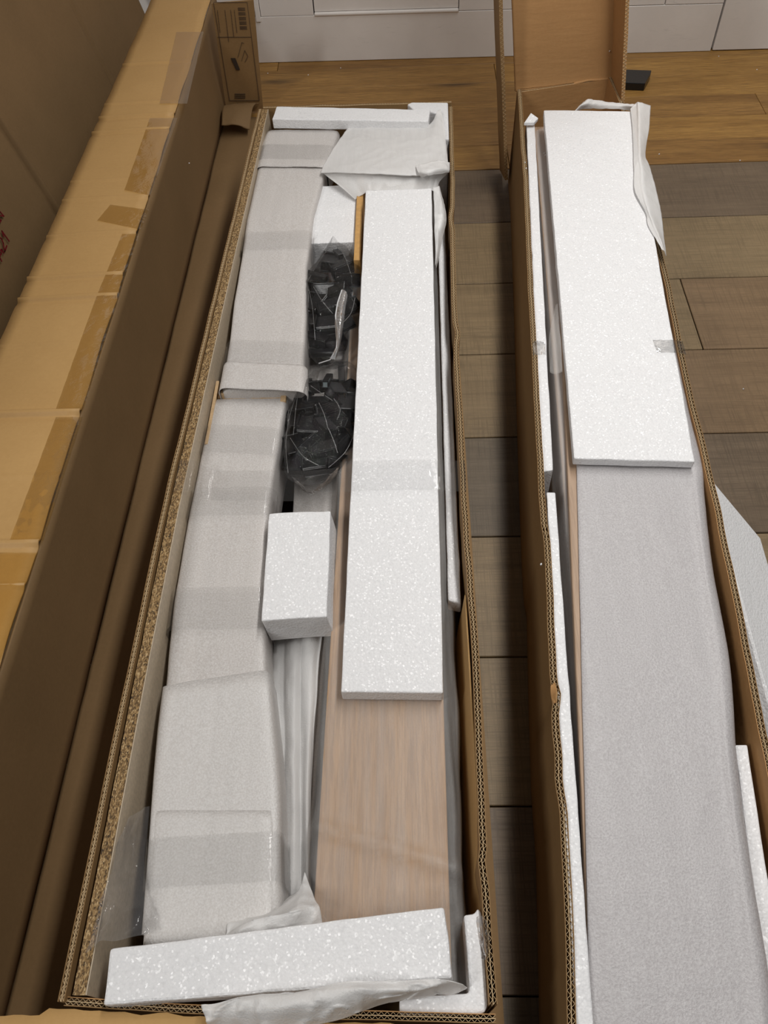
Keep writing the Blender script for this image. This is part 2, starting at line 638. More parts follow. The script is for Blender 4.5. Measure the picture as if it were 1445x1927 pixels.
# grey saw-marked planks: rows run across, 238 mm wide; per row the finish left and right of its seams
rows_mat = {-3: 3, -2: 0, -1: 3, 0: 0, 1: 1, 2: 1, 3: 3, 4: 1, 5: 1, 6: 1, 7: 0}
right_mat = {4: 2, 5: 2, 6: 1, 7: 0, 3: 0}
seam = {5: 0.627, 4: 0.52, 3: 0.46, 6: 0.40, 7: 0.35}
for r in range(-3, 8):
    yc = 0.1 + W * (r + 0.5)
    s = seam.get(r, 0.3 + 0.41 * ((r * 7) % 3))
    L = 1.3
    for k in range(-2, 2):
        mi = rows_mat[r] if k < 0 else right_mat.get(r, rows_mat[r])
        plank(s + (k + 0.5) * L, yc, L - 0.0022, W - 0.0022, GREY_V[mi])
OW = (2.655 - 2.006) / 5.5
for r in range(6):
    yc = 2.006 + OW * (r + 0.5)
    for k in range(-2, 3):
        plank(-0.25 + 0.37 * ((r * 5) % 4) + k * 1.05, yc, 1.0485, OW - 0.0012, OAK_V[(r * 2 + k) % 3])

ang = -radians(1.15)
wall = empty('wall_back', (0.301, 2.637, 0), kind='structure')
wall.rotation_euler = (0, 0, ang)
wall_n = Vector((sin(-ang), cos(-ang), 0))


def wx(px, py):
    """Position along the back wall (metres from the wall's origin) of a photo point."""
    p = on_plane(px, py, (0.301, 2.637, 0), wall_n) - Vector((0.301, 2.637, 0))
    return p.dot(Vector((cos(ang), sin(ang), 0)))


def wallbox(name, x0, x1, z0, z1, y0=0.0, y1=0.02, bevel=0.0015, parent=wall, mat=None):
    v, f = hexa([(x0, y0, z1), (x1, y0, z1), (x1, y1, z1), (x0, y1, z1), (x0, y0, z0), (x1, y0, z0), (x1, y1, z0), (x0, y1, z0)])
    me = bpy.data.meshes.new(name)
    me.from_pydata(v, [], f)
    me.update()
    me.materials.append(mat or WALLM)
    o = bpy.data.objects.new(name, me)
    COL.objects.link(o)
    o.parent = parent
    if bevel:
        md = o.modifiers.new('edge', 'BEVEL')
        md.width, md.segments = bevel, 2
    return o


XR = wx(1340, 90)
wallbox('backing_board', -2.5, 1.9, 0, 2.3, 0.02, 0.05, 0, mat=SHADOWGAP)
base = empty('baseboard_back', (0.301, 2.637, 0), kind='structure')
base.rotation_euler = (0, 0, ang)
wallbox('board', -2.4, XR - 0.003, 0.001, 0.1345, 0, 0.019, 0.0012, parent=base)
xa, xb = wx(590, 20), wx(863, 20)
wallbox('panel', -2.4, wx(480, 30), 0.1355, 2.3, 0.003, 0.02)
wallbox('panel', wx(491, 30), xa - 0.0015, 0.1357, 2.3, 0.0005, 0.02, 0.0008)
wallbox('trim_strip', wx(481, 30), wx(490, 30), 0.122, 2.3, -0.005, 0.02, 0.002)
wallbox('panel', xa + 0.002, xb - 0.001, 0.143, 2.3, 0.004, 0.02)
wallbox('trim_strip', xa + 0.001, xb, 0.1325, 0.142, -0.004, 0.02, 0.0035)
wallbox('panel', xb + 0.001, wx(1252, 4) - 0.0012, 0.1362, 2.3, 0.001, 0.02, 0.0008)
wallbox('panel', wx(1252, 4) + 0.0012, XR - 0.003, 0.1362, 2.3, 0.0, 0.02, 0.0008)
wallbox('panel', XR + 0.003, XR + 0.9, 0.003, 2.3, 0.0, 0.02, 0.0012)

# ------------------------------------------------------------------ big cardboard sheet leaning at far left
lean = radians(12)
turn = radians(4.5)
PB = Vector((-0.95, 0, 0))
PD = Vector((sin(turn), cos(turn), 0))
PH = Vector((cos(turn), -sin(turn), 0))
PN = PH * cos(lean) + Vector((0, 0, sin(lean)))
up = PH * -sin(lean) + Vector((0, 0, cos(lean)))
FOLD_A = ((on_plane(8, 250, PB, PN) - PB).dot(PD) + (on_plane(112, 403, PB, PN) - PB).dot(PD)) / 2
FOLD_B = (on_plane(175, 80, PB, PN) - PB).dot(PD)
big = empty('leaning_carton_sheet', (-0.87, 1.2, 0), 'large brown cardboard sheet leaning at far left with red handwriting and a vertical crease', 'cardboard')
v, f = [], []
ys = [0.2 + 2.42 * i / 600 for i in range(601)]
for i, y in enumerate(ys):
    for k in range(9):
        s = 1.25 * k / 8
        b = noise.noise(Vector((y * 1.7, s * 2, 4))) * 0.006 - 0.006
        crease = 0.007 * math.exp(-((y - FOLD_A) / 0.006) ** 2) - 0.006 * math.exp(-((y - FOLD_A - 0.014) / 0.006) ** 2) + 0.003 * math.exp(-((y - FOLD_B) / 0.006) ** 2) - 0.003 * math.exp(-((y - FOLD_B - 0.014) / 0.006) ** 2)
        v.append(PB + PD * y + up * s + PN * (b - crease))
for i in range(600):
    for k in range(8):
        a = i * 9 + k
        f.append([a, a + 9, a + 10, a + 1])
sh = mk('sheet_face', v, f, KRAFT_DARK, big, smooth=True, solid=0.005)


def handwriting(strokes, w=0.0028):
    vs, fs = [], []
    for st in strokes:
        pp = [on_plane(x, y, PB, PN) + PN * 0.0022 for x, y in st]
        for a, b in zip(pp, pp[1:]):
            d = (b - a).normalized()
            c = d.cross(PN).normalized() * w / 2
            n0 = len(vs)
            for q in (0, 0.0012):
                vs += [a - c + PN * q - d * w * .4, a + c + PN * q - d * w * .4, b + c + PN * q + d * w * .4, b - c + PN * q + d * w * .4]
            fs += [[n0 + 4, n0 + 5, n0 + 6, n0 + 7], [n0, n0 + 1, n0 + 5, n0 + 4], [n0 + 1, n0 + 2, n0 + 6, n0 + 5],
                   [n0 + 2, n0 + 3, n0 + 7, n0 + 6], [n0 + 3, n0, n0 + 4, n0 + 7]]
    return mk('handwriting', vs, fs, RED, big)


hw = handwriting([[(-9, 392), (-2, 399), (5, 407), (-4, 406)], [(-6, 412), (0, 415), (-3, 419)],
                  [(5, 446), (1.5, 435), (15, 454)],
                  [(-10, 452), (-4, 446), (1, 450), (4, 458), (6, 470), (8, 471), (10.5, 463)],
                  [(-14, 476), (1, 470), (5, 476)], [(1, 470), (0, 478), (-10, 492)], [(-4, 482), (1, 492)]])
hw['label'] = 'red marker handwriting'

# ------------------------------------------------------------------ carton lid standing open at left
lid = empty('carton_lid', (-0.55, 1.2, 0), 'long empty brown carton lid with bright folded out top flap left of the packed cartons', 'carton')
ZL = 0.26
YN, YF = 0.05, 2.33
v, f = [], []
ny, nz = 120, 10
for i in range(ny + 1):
    y = YN + (2.52 - YN) * i / ny
    for k in range(nz + 1):
        z = 0.004 + (ZL - 0.004) * k / nz
        x = -0.535 - 0.004 * sin(pi * k / nz) + noise.noise(Vector((y * 2.2, z * 5, 8))) * 0.003
        v.append((x - 0.004 * k / nz, y, z))
for i in range(ny):
    for k in range(nz):
        a = i * (nz + 1) + k
        f.append([a, a + nz + 1, a + nz + 2, a + 1])
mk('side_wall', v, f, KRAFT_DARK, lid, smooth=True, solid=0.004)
# folded out flap: paper colour lightened for its tilt and sheen, cross creases
CREASES = [(at(275, 120, ZL).y, .0018), (at(245, 195, ZL).y, .0014), (at(250, 220, ZL).y, .003), (at(245, 248, ZL).y, .003),
           (at(200, 340, ZL).y, .0012), (at(190, 375, ZL).y, .0016), (at(170, 442, ZL).y, .0018), (at(150, 521, ZL).y, .0030),
           (at(140, 561, ZL).y, .0036), (at(100, 650, ZL).y, .001), (at(60, 779, ZL).y, .0042), (at(50, 900, ZL).y, .001), (at(20, 1025, ZL).y, .0036), (at(0, 1105, ZL).y, .0018)]
v, f = [], []
ny, nx = 900, 8
for i in range(ny + 1):
    y = -0.15 + 2.67 * i / ny
    h = 0
    for cyy, am in CREASES:
        t = (y - cyy)
        h += 1.4 * am * math.exp(-(t / 0.004) ** 2) - am * 0.6 * math.exp(-((t + 0.010) / 0.008) ** 2)
    edge = noise.noise(Vector((y * 9, 3, 1))) * 0.0035
    xl = -0.712 - 0.018 * (1 - min(1, max(0, (y - 0.9) / 1.5))) + noise.noise(Vector((y * 14, 7, 1))) * 0.002
    for k in range(nx + 1):
        u = k / nx
        x = xl + (-0.540 + edge - xl) * u
        z = ZL + h + noise.noise(Vector((x * 8, y * 6, 2))) * 0.002 - 0.005 * (1 - u) ** 2 + 0.003
        v.append((x, y, z))
for i in range(ny):
    for k in range(nx):
        a = i * (nx + 1) + k
        f.append([a, a + 1, a + nx + 2, a + nx + 1])
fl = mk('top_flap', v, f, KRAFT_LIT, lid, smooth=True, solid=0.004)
fl['label'] = 'pale folded out top flap with tape scraps'


def tape_on_flap(quad, nm='tape_scrap'):
    rows = []
    q = [at(x, y, ZL + 0.0065) for x, y in quad]
    for j in range(9):
        rows.append([q[0].lerp(q[3], j / 8).lerp(q[1].lerp(q[2], j / 8), i / 3) for i in range(4)])
    o = sheet(nm, rows, TAPE_BROWN, fl, 10, 40, 0.0006, 40, 0)
    return o


for q in ([(282, 222), (334, 222), (283, 368), (234, 358)], [(208, 385), (280, 395), (265, 432), (183, 415)],
          [(332, 60), (383, 60), (352, 195), (300, 195)], [(230, 440), (262, 440), (222, 562), (180, 562)],
          [(180, 562), (222, 562), (158, 770), (105, 770)], [(105, 785), (156, 785), (82, 1018), (18, 1018)],
          [(-30, 1040), (72, 1040), (-5, 1260), (-120, 1260)]):
    tape_on_flap(q)
# base panel between lid wall and packed carton, far end wall with print, loose end tab
sheet('base_panel', [[(-0.533, y, 0.006), (-0.50, y, 0.010), (-0.45, y, 0.008), (-0.385, y, 0.006)] for y in (0.05, 0.7, 1.4, 2.3)], KRAFT_DARK, lid, 12, 60, 0.002, 6, 0.004)
ew0, ew1 = Vector((-0.530, 2.33, 0)), Vector((-0.424, 2.345, 0))
v, f = hexa([ew0 + Vector((0.018, 0, 0.30)), ew1 + Vector((0.022, 0, 0.30)), ew1 + Vector((0.022, 0.005, 0.30)), ew0 + Vector((0.018, 0.005, 0.30)),
             ew0 + Vector((0, 0, 0.006)), ew1 + Vector((0, 0, 0.006)), ew1 + Vector((0, 0.005, 0.006)), ew0 + Vector((0, 0.005, 0.006))], 6, 1, 8, 0.001, 12)
ew = mk('end_wall', v, f, KRAFT, lid)
EO, EN = Vector((-0.530, 2.3285, 0)), Vector((-0.14, 1, 0)).normalized()


def print_poly(pts, mat=INK_BROWN, nm='printed_mark'):
    pp = [on_plane(x, y, EO, EN) - EN * 0.0018 for x, y in pts]
    return prism(nm, pp, EN * 0.0008, mat, ew)


def pline(a, b, w=1.1, mat=INK_BROWN):
    a, b = Vector(a), Vector(b)
    d = (b - a).normalized()
    c = Vector((-d.y, d.x)) * w / 2
    return print_poly([a - c, a + c, b + c, b - c], mat)


S = 140 / 1038.0
Zp = lambda x, y: (380 + x * S, y * S)
for a, b in ((((160, 30)), (630, 30)), ((630, 30), (800, 1400)), ((220, 515), (690, 515)), ((385, 1400), (800, 1400)), ((160, 30), (385, 1400))):
    pline(Zp(*a), Zp(*b), 1.0)
y = 105
for i in range(24):
    if i % 5 != 4:
        pline(Zp(500 + (y - 105) * .1, y), Zp(600 + (y - 105) * .1, y), 0.7 + 0.5 * ((i * 3) % 2), INK_BROWN)
    y += 13
for cx, n in ((215, 5), (320, 7), (400, 6), (450, 5)):
    yy = 140
    for i in range(n * 3):
        ln = 10 + (i * 7) % 14
        pline(Zp(cx + (yy - 140) * .12, yy), Zp(cx + (yy + ln - 140) * .12, yy + ln), 1.2)
        yy += ln + 8
for a, b in (((555, 590), (500, 800)), ((595, 700), (550, 850)), ((555, 590), (585, 600)), ((595, 700), (640, 780)), ((640, 780), (600, 860))):
    pline(Zp(*a), Zp(*b), 0.8)
print_poly([Zp(*p) for p in ((400, 808), (465, 808), (530, 970), (480, 975))], INK)
for i in range(3):
    pline(Zp(455, 1310 + i * 26), Zp(605, 1310 + i * 26), 1.2, INK)
print_poly([Zp(*p) for p in ((430, 1500), (500, 1430), (505, 1465), (690, 1460), (695, 1550), (520, 1540), (515, 1575))], INK)
sheet('end_tab', [[(-0.527, 2.322, 0.03), (-0.48, 2.325, 0.035), (-0.43, 2.332, 0.032)], [(-0.524, 2.27, 0.055), (-0.48, 2.27, 0.058), (-0.438, 2.275, 0.052)],
                  [(-0.519, 2.19, 0.045), (-0.478, 2.185, 0.048), (-0.443, 2.19, 0.03)]], KRAFT_DARK, lid, 12, 14, 0.002, 25, 0.003)


# ------------------------------------------------------------------ middle carton (packed)
RIM = 0.25
cA = empty('packed_carton', (-0.145, 0.97, 0), 'long open brown carton in the middle packed with wrapped boards and white foam', 'carton')


def P2(lst, z):
    return [at(x, y, z).to_2d() for x, y in lst]


rw = P2([(925, 1890), (915, 1747), (903, 1440), (894.5, 1233), (878, 1006), (867, 829), (857, 672), (852, 400), (848.5, 200)], RIM)
corr_wall('side_wall', rw[::-1], 0.006, RIM, 0.0078, cA, KRAFT, KRAFT, 2, 0.0072, 0.0012, 1.0,
          ((1.075, 0.02, 0.004), (0.205, 0.012, -0.003), (1.42, 0.03, -0.003)))
lw = [(-0.3715, 0.072), (-0.3725, 0.3), (-0.3730, 0.62), (-0.3685, 0.88), (-0.3635, 1.1), (-0.3585, 1.32), (-0.352, 1.6), (-0.345, 1.875)]
corr_wall('side_wall', lw, 0.006, lambda y: RIM - 0.001, 0.0062, cA, KRAFT, KRAFT, 2, 0.0075, 0.0005, 3.0, ((0.78, 0.05, 0.001),))
corr_wall('end_wall', [(0.076, 0.060), (-0.10, 0.063), (-0.22, 0.067), (-0.37, 0.074)], 0.006, RIM - 0.008, 0.0075, cA, KRAFT, KRAFT_WARM, 2, 0.006, 0.001, 5.0)
corr_wall('end_wall', [(-0.34, 1.888), (-0.12, 1.885), (0.106, 1.882)], 0.006, RIM - 0.004, 0.0075, cA, KRAFT, KRAFT, 2, 0.006, 0.001, 6.0)
box('base_panel', -0.372, 0.105, 0.06, 1.885, 0.001, 0.007, KRAFT, cA)
sheet('inner_liner_flap', [[(0.0712, y, 0.238), (0.0690, y, 0.20), (0.0650, y, 0.13), (0.0610, y, 0.012)] for y in (0.09, 0.2, 0.32, 0.44, 0.556)], KRAFT_LINER, cA, 12, 80, 0.0012, 26, 0.002)
# outward flap at the near end with a torn hole
v, f = [], []
nx, ny = 90, 8
for i in range(nx + 1):
    x = -0.72 + 0.795 * i / nx
    tear = -0.002 + 0.003 * noise.noise(Vector((x * 40, 2, 1)))
    ytop = 0.055 + tear + 0.013 * min(1, max(0, (0.07 - x) / 0.44)) ** 1.3 - (0.006 if x < -0.39 else 0)
    for k in range(ny + 1):
        u = k / ny
        v.append((x, ytop - 0.16 * u, RIM - 0.008 - 0.05 * u * u + noise.noise(Vector((x * 7, u, 3))) * 0.003))
for i in range(nx):
    for k in range(ny):
        a = i * (ny + 1) + k
        f.append([a, a + ny + 1, a + ny + 2, a + 1])
mk('end_flap', v, f, KRAFT_LIT, cA, smooth=True, solid=0.004)

# furniture side panel standing inside the left wall
sp = empty('furniture_side_panel', (-0.352, 0.97, 0.008), 'upright particle board panel with raw chip edge inside the middle carton', 'board')
def lerp_y(tab, y):
    """Linear interpolation of x over y in a table of (y, x)."""
    if y <= tab[0][0]:
        return tab[0][1]
    for (a, p), (b, q) in zip(tab, tab[1:]):
        if y <= b:
            return p + (q - p) * (y - a) / (b - a)
    return tab[-1][1]


CHIP_L = ((.074, -.3605), (.20, -.3615), (.43, -.3640), (.70, -.3645), (.99, -.3590), (1.32, -.3530), (1.6, -.3465), (1.872, -.3400))


def long_board(name, x_off, t, z0, z1, mat, jit, seed):
    """Board on edge that follows the slight bow of the side panel."""
    def bow(p, u, v, w):
        return Vector((lerp_y(CHIP_L, p.y) + x_off + t * u, p.y, p.z)) + noise.noise_vector(p * 60 + Vector((seed,) * 3)) * jit
    vv, ff = hexa([(0, .078, z1), (1, .078, z1), (1, 1.872, z1), (0, 1.872, z1), (0, .078, z0), (1, .078, z0), (1, 1.872, z0), (0, 1.872, z0)], 2, 110, 4, sag=bow)
    return mk(name, vv, ff, mat, sp)


long_board('chip_core', 0, .0132, .008, RIM - .001, mat_chip(), .0008, 1)
fc = long_board('laminate_face', .0134, .0012, .008, RIM - .0012, LAMINATE, 0, 2)
fc['label'] = 'smooth beige laminate face'


def bundle(name, L, R, y0, y1, z, depth, mat, label, seed):
    """Boards wrapped in white foam: soft edged block between a left and a right edge line."""
    root = empty(name, ((L[0][1] + R[0][1]) / 2, (y0 + y1) / 2, z - depth), label, 'bundle')
    verts, faces = [], []
    ny = 90
    prof = [(0.04, -1), (0, -.97), (-.004, -.6), (-.002, -.25), (0, -.09), (.012, -.02)]
    for j in range(ny + 1):
        y = y0 + (y1 - y0) * j / ny
        a, b = lerp_y(L, y), lerp_y(R, y)
        e = min(j, ny - j) / ny * (y1 - y0)
        dr = 0.010 * math.exp(-e / 0.010)
        row = [(a + (b - a) * q, dz) for q, dz in prof] + [(a + (b - a) * q, 0) for q in (.06, .14, .24, .36, .5, .64, .76, .86, .94)] + [(b - (b - a) * q, dz) for q, dz in prof[::-1]]
        for x, dz in row:
            p = Vector((x, y, z + dz * depth - (dr if dz > -.2 else 0)))
            wv = noise.noise(Vector((x * 9, y * 7, seed))) * .0022 + noise.noise(Vector((x * 30, y * 22, seed))) * .0008
            p += Vector((wv * (1 if dz < 0 else .3), 0, wv if dz > -.3 else 0))
            verts.append(p)
        n = len(row)
    for j in range(ny):
        for i in range(n):
            k2 = (i + 1) % n
            faces.append([j * n + i, j * n + k2, (j + 1) * n + k2, (j + 1) * n + i])
    faces.append(list(range(n))[::-1])
    faces.append([ny * n + i for i in range(n)])
    mk('foam_wrap', verts, faces, mat, root, smooth=True, bevel=0.003, seg=2)
    return root


def sleeve(root, nm, L, R, z, ya, yb, drop, mat, lift=0.0018, skew=0.0, nu=56, nv=10, amp=0.0008, scale=20, seed=0.0, ext=0.0):
    """A band laid over a bundle between ya and yb, folded down both sides; skew moves its right end along."""
    rows = []
    for t in (0, .2, .4, .6, .8, 1):
        yl = ya + (yb - ya) * t
        yr = yl + skew
        a = Vector((lerp_y(L, yl) - ext, yl, z))
        b = Vector((lerp_y(R, yr) + ext, yr, z))
        upv = Vector((0, 0, lift))
        e = Vector((lift + .0012, 0, 0))
        dn = Vector((0, 0, -drop))
        c = [a - e + dn, a - e + dn * .35, a - e + Vector((0, 0, -.007)), a + Vector((.006, 0, -.0005)) + upv]
        for q in (.25, .5, .75):
            c.append(a.lerp(b, q) + upv + Vector((0, 0, 0.0006)))
        c += [b - Vector((.006, 0, 0.0005)) + upv, b + e + Vector((0, 0, -.007)), b + e + dn * .35, b + e + dn]
        rows.append(c)
    return sheet(nm, rows, mat, root, nu, nv, amp, scale, 0 if mat is TAPE else 0.0007, seed)


# upper (far) bundle
ZU = 0.235
UL = ((.965, -.324), (1.09, -.324), (1.2, -.3305), (1.335, -.330), (1.46, -.335), (1.60, -.331), (1.75, -.328), (1.80, -.322))
UR = ((.955, -.181), (1.03, -.185), (1.14, -.190), (1.30, -.198), (1.47, -.196), (1.63, -.180), (1.76, -.162), (1.80, -.158))
bu = bundle('wrapped_board_bundle', UL, UR, .968, 1.797, ZU, 0.075, PE_WRAP, 'far white foam wrapped bundle of boards beside the particle board edge', 2.0)
sleeve(bu, 'wrap_overlap', UL, UR, ZU, 1.645, 1.797, 0.06, PE_WRAP, 0.0028, -.01, seed=4)
sleeve(bu, 'wrap_overlap', UL, UR, ZU, .965, 1.03, 0.05, PE_WRAP, 0.003, -.012, seed=5)
for a, b, sk in ((1.345, 1.405, 0), (1.03, 1.085, -.01), (1.675, 1.735, -.012)):
    sleeve(bu, 'tape_band', UL, UR, ZU, a, b, 0.05, TAPE, 0.0045, sk, seed=a)
# lower (near) bundle
ZN = 0.215
NL = ((.125, -.306), (.27, -.321), (.36, -.331), (.443, -.335), (.566, -.345), (.72, -.347), (.83, -.346), (.97, -.341))
NR = ((.14, -.158), (.29, -.171), (.355, -.181), (.442, -.198), (.505, -.207), (.68, -.2215), (.786, -.221), (.90, -.216), (.975, -.213))
bl = bundle('wrapped_board_bundle', NL, NR, .128, .974, ZN, 0.10, PE_WRAP, 'near white foam wrapped bundle of boards with taped near end sleeve', 8.0)
sleeve(bl, 'wrap_overlap', NL, NR, ZN, .125, .272, 0.09, PE_WRAP_NEAR, 0.0036, .0, seed=11, ext=-.004)
sleeve(bl, 'wrap_overlap', NL, NR, ZN, .14, .435, 0.09, PE_WRAP_NEAR, 0.0022, .02, seed=12)
for a, b, sk in ((.84, .90, -.012), (.71, .765, 0), (.515, .583, 0), (.185, .24, .008)):
    sleeve(bl, 'tape_band', NL, NR, ZN, a, b, 0.08, TAPE, 0.0055, sk, seed=a * 9)
v, f = hexa([(-0.325, .94, ZN - .005), (-.220, .94, ZN - .005), (-.2205, .986, ZN - .005), (-.322, .984, ZN - .005),
             (-0.325, .94, .13), (-.220, .94, .13), (-.2205, .986, .13), (-.322, .984, .13)], 20, 2, 3, 0.002, 90)
mk('board_end', v, f, PINE, bl)['label'] = 'raw wooden end showing past the wrap'
box('board_corner', -.224, -.2145, .955, .983, .14, ZN - .0005, PINE, bl, 0.001)
# narrow pine slats standing between bundle and side panel
for i, (x, yf, z) in enumerate(((-.3385, 1.006, .216), (-.331, .985, .213), (-.3245, 0.992, .222))):
    o = box('pine_slat', x - .0027, x + .0027, .86 if i == 0 else .968, yf, .012 if i == 0 else .012, z, PINE, None, 0.0008)
    tag(o, ('longest thin pine slat on edge, against the particle board panel', 'short middle pine slat on edge between the two other slats', 'thin pine slat on edge against the far foam bundle')[i], 'slat', 'pine slats between the bundles')

# brown veneered board in thin foam sheet at right of the middle carton
vb = empty('veneered_board', (-0.035, 0.84, 0.10), 'brown veneered board in see through foam sheet under the long foam plank', 'board')
ZV = 0.192
v, f = hexa([(-.122, .105, ZV), (.035, .105, ZV), (.046, 1.64, ZV), (-.108, 1.64, ZV), (-.122, .105, .11), (.035, .105, .11), (.046, 1.64, .11), (-.108, 1.64, .11)])
mk('board_body', v, f, VENEER, vb, bevel=0.0015)


def vb_fold(p, u, v):
    # one soft hump running across the near end, small lengthwise creases at the sides
    h = math.exp(-((p.y - (0.232 - (p.x + 0.03) * 0.28)) / 0.010) ** 2) * 0.010
    if u < .3 or u > .7:
        h += 0.0025 * sin(p.x * 420 + p.y * 9) * min(1, abs(u - .5) * 2.4)
    return p + Vector((0.003 * noise.noise(Vector((p.y * 11, u * 6, 1))), 0, h))


rows = []
for y in (0.085, 0.14, 0.2, 0.3, 0.45, 0.65, 0.9, 1.2, 1.5, 1.62):
    wv = 0.004 * sin(y * 21)
    a = -0.122 + (y - .1) * .009
    b = 0.045 + (y - .1) * .005
    rows.append([(a - .030 - wv, y, .085), (a - .016, y, .15), (a - .004, y, ZV - .004), (a + .02, y, ZV + .0035), (-.035, y, ZV + .0035),
                 (b - .02, y, ZV + .0035), (b + .002, y, ZV - .003), (b + .0105 + wv * .4, y, .16), (b + .006, y, .085)])
sheet('foam_sheet', rows, PE_THIN, vb, 70, 130, 0.0015, 24, 0.0008, 3.0, vb_fold)['label'] = 'see through milky foam sheet'

# ochre strip of board beside the far end of the plank
tag(box('ochre_strip', -0.1075, -0.094, 1.31, 1.60, .196, .235, OCHRE, None, 0.001), 'thin ochre board strip between small far foam block and foam plank', 'board')

# long foam plank on top
def foam(name, top, drop, label, cat, n, seed, group=None, jit=0.0009, bevel=0.002, sag=None):
    o = slab(name, top, drop, EPS, None, n, jit, bevel, 30, seed, sag)
    return tag(o, label, cat, group)


foam('foam_plank', [at(641, 1302, .222), at(834, 1304, .222), at(812, 354, .27), at(688, 358, .27)], (0, 0, -.0255),
     'long white foam plank lying on the brown veneered board', 'foam', (6, 40, 1), 1.0)
foam('foam_strip', [at(843, 1130, .20), at(868, 1135, .20), at(836, 402, .20), at(823, 402, .20)], (0.001, 0, -.03),
     'long narrow white foam strip between foam plank and right wall of middle carton', 'foam', (2, 40, 2), 2.0, bevel=0.003)
foam('foam_block', [at(491, 1168, .24), at(615, 1160, .24), at(622, 961, .24), at(506, 966, .24)], (0.004, 0.002, -.064),
     'small white foam block between near bundle and brown board', 'foam', (8, 12, 5), 3.0, jit=0.0014)
foam('foam_block', [at(583, 458, .222), at(668, 456, .222), at(672, 349, .222), at(595, 349, .222)], (0.002, 0.003, -.075),
     'small white foam block beyond the upper bag of black parts', 'foam', (8, 14, 4), 4.0, jit=0.0014)
foam('foam_bar', [at(512, 224, .262), at(806, 228, .262), at(810, 206, .262), at(520, 200, .262)], (0, -0.001, -.0225),
     'slim white foam bar across the far end of the middle carton', 'foam', (24, 4, 1), 5.0)
foam('foam_bar', [at(193, 1893, .256), at(852, 1842, .262), at(836, 1706, .262), at(207, 1785, .256)], (0.001, -.001, -.024),
     'wide white foam bar laid aslant across the near end of the middle carton', 'foam', (30, 8, 2), 6.0, jit=0.0012, bevel=0.003)


def ell(name, outer, drop, label, seed):
    pp = [at(x, y, z) for x, y, z in outer]
    o = prism(name, pp, drop, EPS, None, 0.003)
    return tag(o, label, 'foam')


ell('foam_corner', [(872, 1722, .236), (894, 1719, .236), (899, 1708, .236), (906, 1716, .236), (912, 1800, .236), (918, 1890, .236), (913, 1905, .236), (900, 1911, .236), (750, 1912, .236), (752, 1876, .236), (883, 1869, .236), (879, 1800, .236)],
    (0, 0, -.20), 'L shaped white foam corner guard in the near right corner of the middle carton', 1)
ell('foam_corner', [(766, 196, .25), (775, 192, .25), (843, 192.5, .25), (845, 262, .25), (834, 262, .25), (831, 214, .25), (778, 206, .25)],
    (0, 0, -.20), 'L shaped white foam corner guard in the far right corner of the middle carton', 2)

# board below, filling the gap between the bundles and the brown board
tag(slab('white_board', [(-.178, .20, .112), (-.140, .20, .112), (-.118, 1.335, .143), (-.222, 1.335, .143)], (0, 0, -.02), PE_WRAP, None, (3, 20, 1), .0006), 'flat white wrapped board deep in the gap under the bags', 'board')

# loose foam sheets
def loose(name, rows, mat, label, seed, nu=50, nv=50, amp=0.006, scale=22, fn=None, group=None):
    o = sheet(name, rows, mat, None, nu, nv, amp, scale, 0.0009, seed, fn)
    return tag(o, label, 'foam sheet', group)


def gap_folds(p, u, v):
    return p + Vector((0, 0, 0.007 * abs(sin(u * 9 + v * 1.4)) + 0.006 * noise.noise(Vector((u * 5, v * 3, 2)))))


loose('foam_sheet', [[(-.172, .17, .115), (-.158, .17, .13), (-.143, .17, .132), (-.129, .17, .14)],
                     [(-.185, .25, .12), (-.166, .25, .137), (-.148, .25, .14), (-.136, .25, .14)],
                     [(-.198, .38, .125), (-.175, .38, .143), (-.155, .38, .147), (-.140, .38, .145)],
                     [(-.208, .52, .135), (-.182, .52, .150), (-.158, .52, .153), (-.136, .52, .15)],
                     [(-.210, .66, .138), (-.184, .66, .150), (-.158, .66, .152), (-.13, .66, .15)]],
      PE_MID, 'white foam sheet hanging in lengthwise folds beside the near bundle', 1.0, 60, 60, 0.003, 18, gap_folds)
loose('foam_sheet', [[at(390, 1790, .225), at(440, 1770, .232), at(520, 1750, .236), at(607, 1738, .222)],
                     [at(425, 1762, .222), at(470, 1735, .238), at(545, 1722, .245), at(602, 1708, .226)],
                     [at(435, 1735, .212), at(500, 1728, .232), at(560, 1708, .238), at(592, 1692, .210)],
                     [at(520, 1720, .17), at(540, 1690, .18), at(565, 1672, .19), at(575, 1640, .18)]],
      PE_MID, 'crumpled white foam sheet tucked behind the aslant foam bar', 3.0, 36, 36, 0.004, 26)
loose('foam_sheet', [[at(378, 1889, .262), at(470, 1878, .266), at(560, 1868, .27), at(680, 1848, .272), at(780, 1848, .266), at(850, 1848, .262), at(882, 1858, .24)],
                     [at(382, 1903, .262), at(470, 1886, .275), at(560, 1872, .282), at(680, 1862, .284), at(780, 1866, .272), at(840, 1856, .255), at(876, 1862, .236)],
                     [at(388, 1922, .255), at(470, 1908, .272), at(570, 1893, .285), at(680, 1885, .276), at(760, 1872, .262), at(810, 1868, .248), at(865, 1868, .236)],
                     [at(395, 1950, .235), at(480, 1940, .255), at(580, 1928, .262), at(670, 1908, .256), at(740, 1886, .248), at(790, 1876, .242), at(850, 1874, .236)]],
      PE_MID, 'crumpled white foam sheet spilling over the near end wall', 5.0, 90, 40, 0.0075, 24)
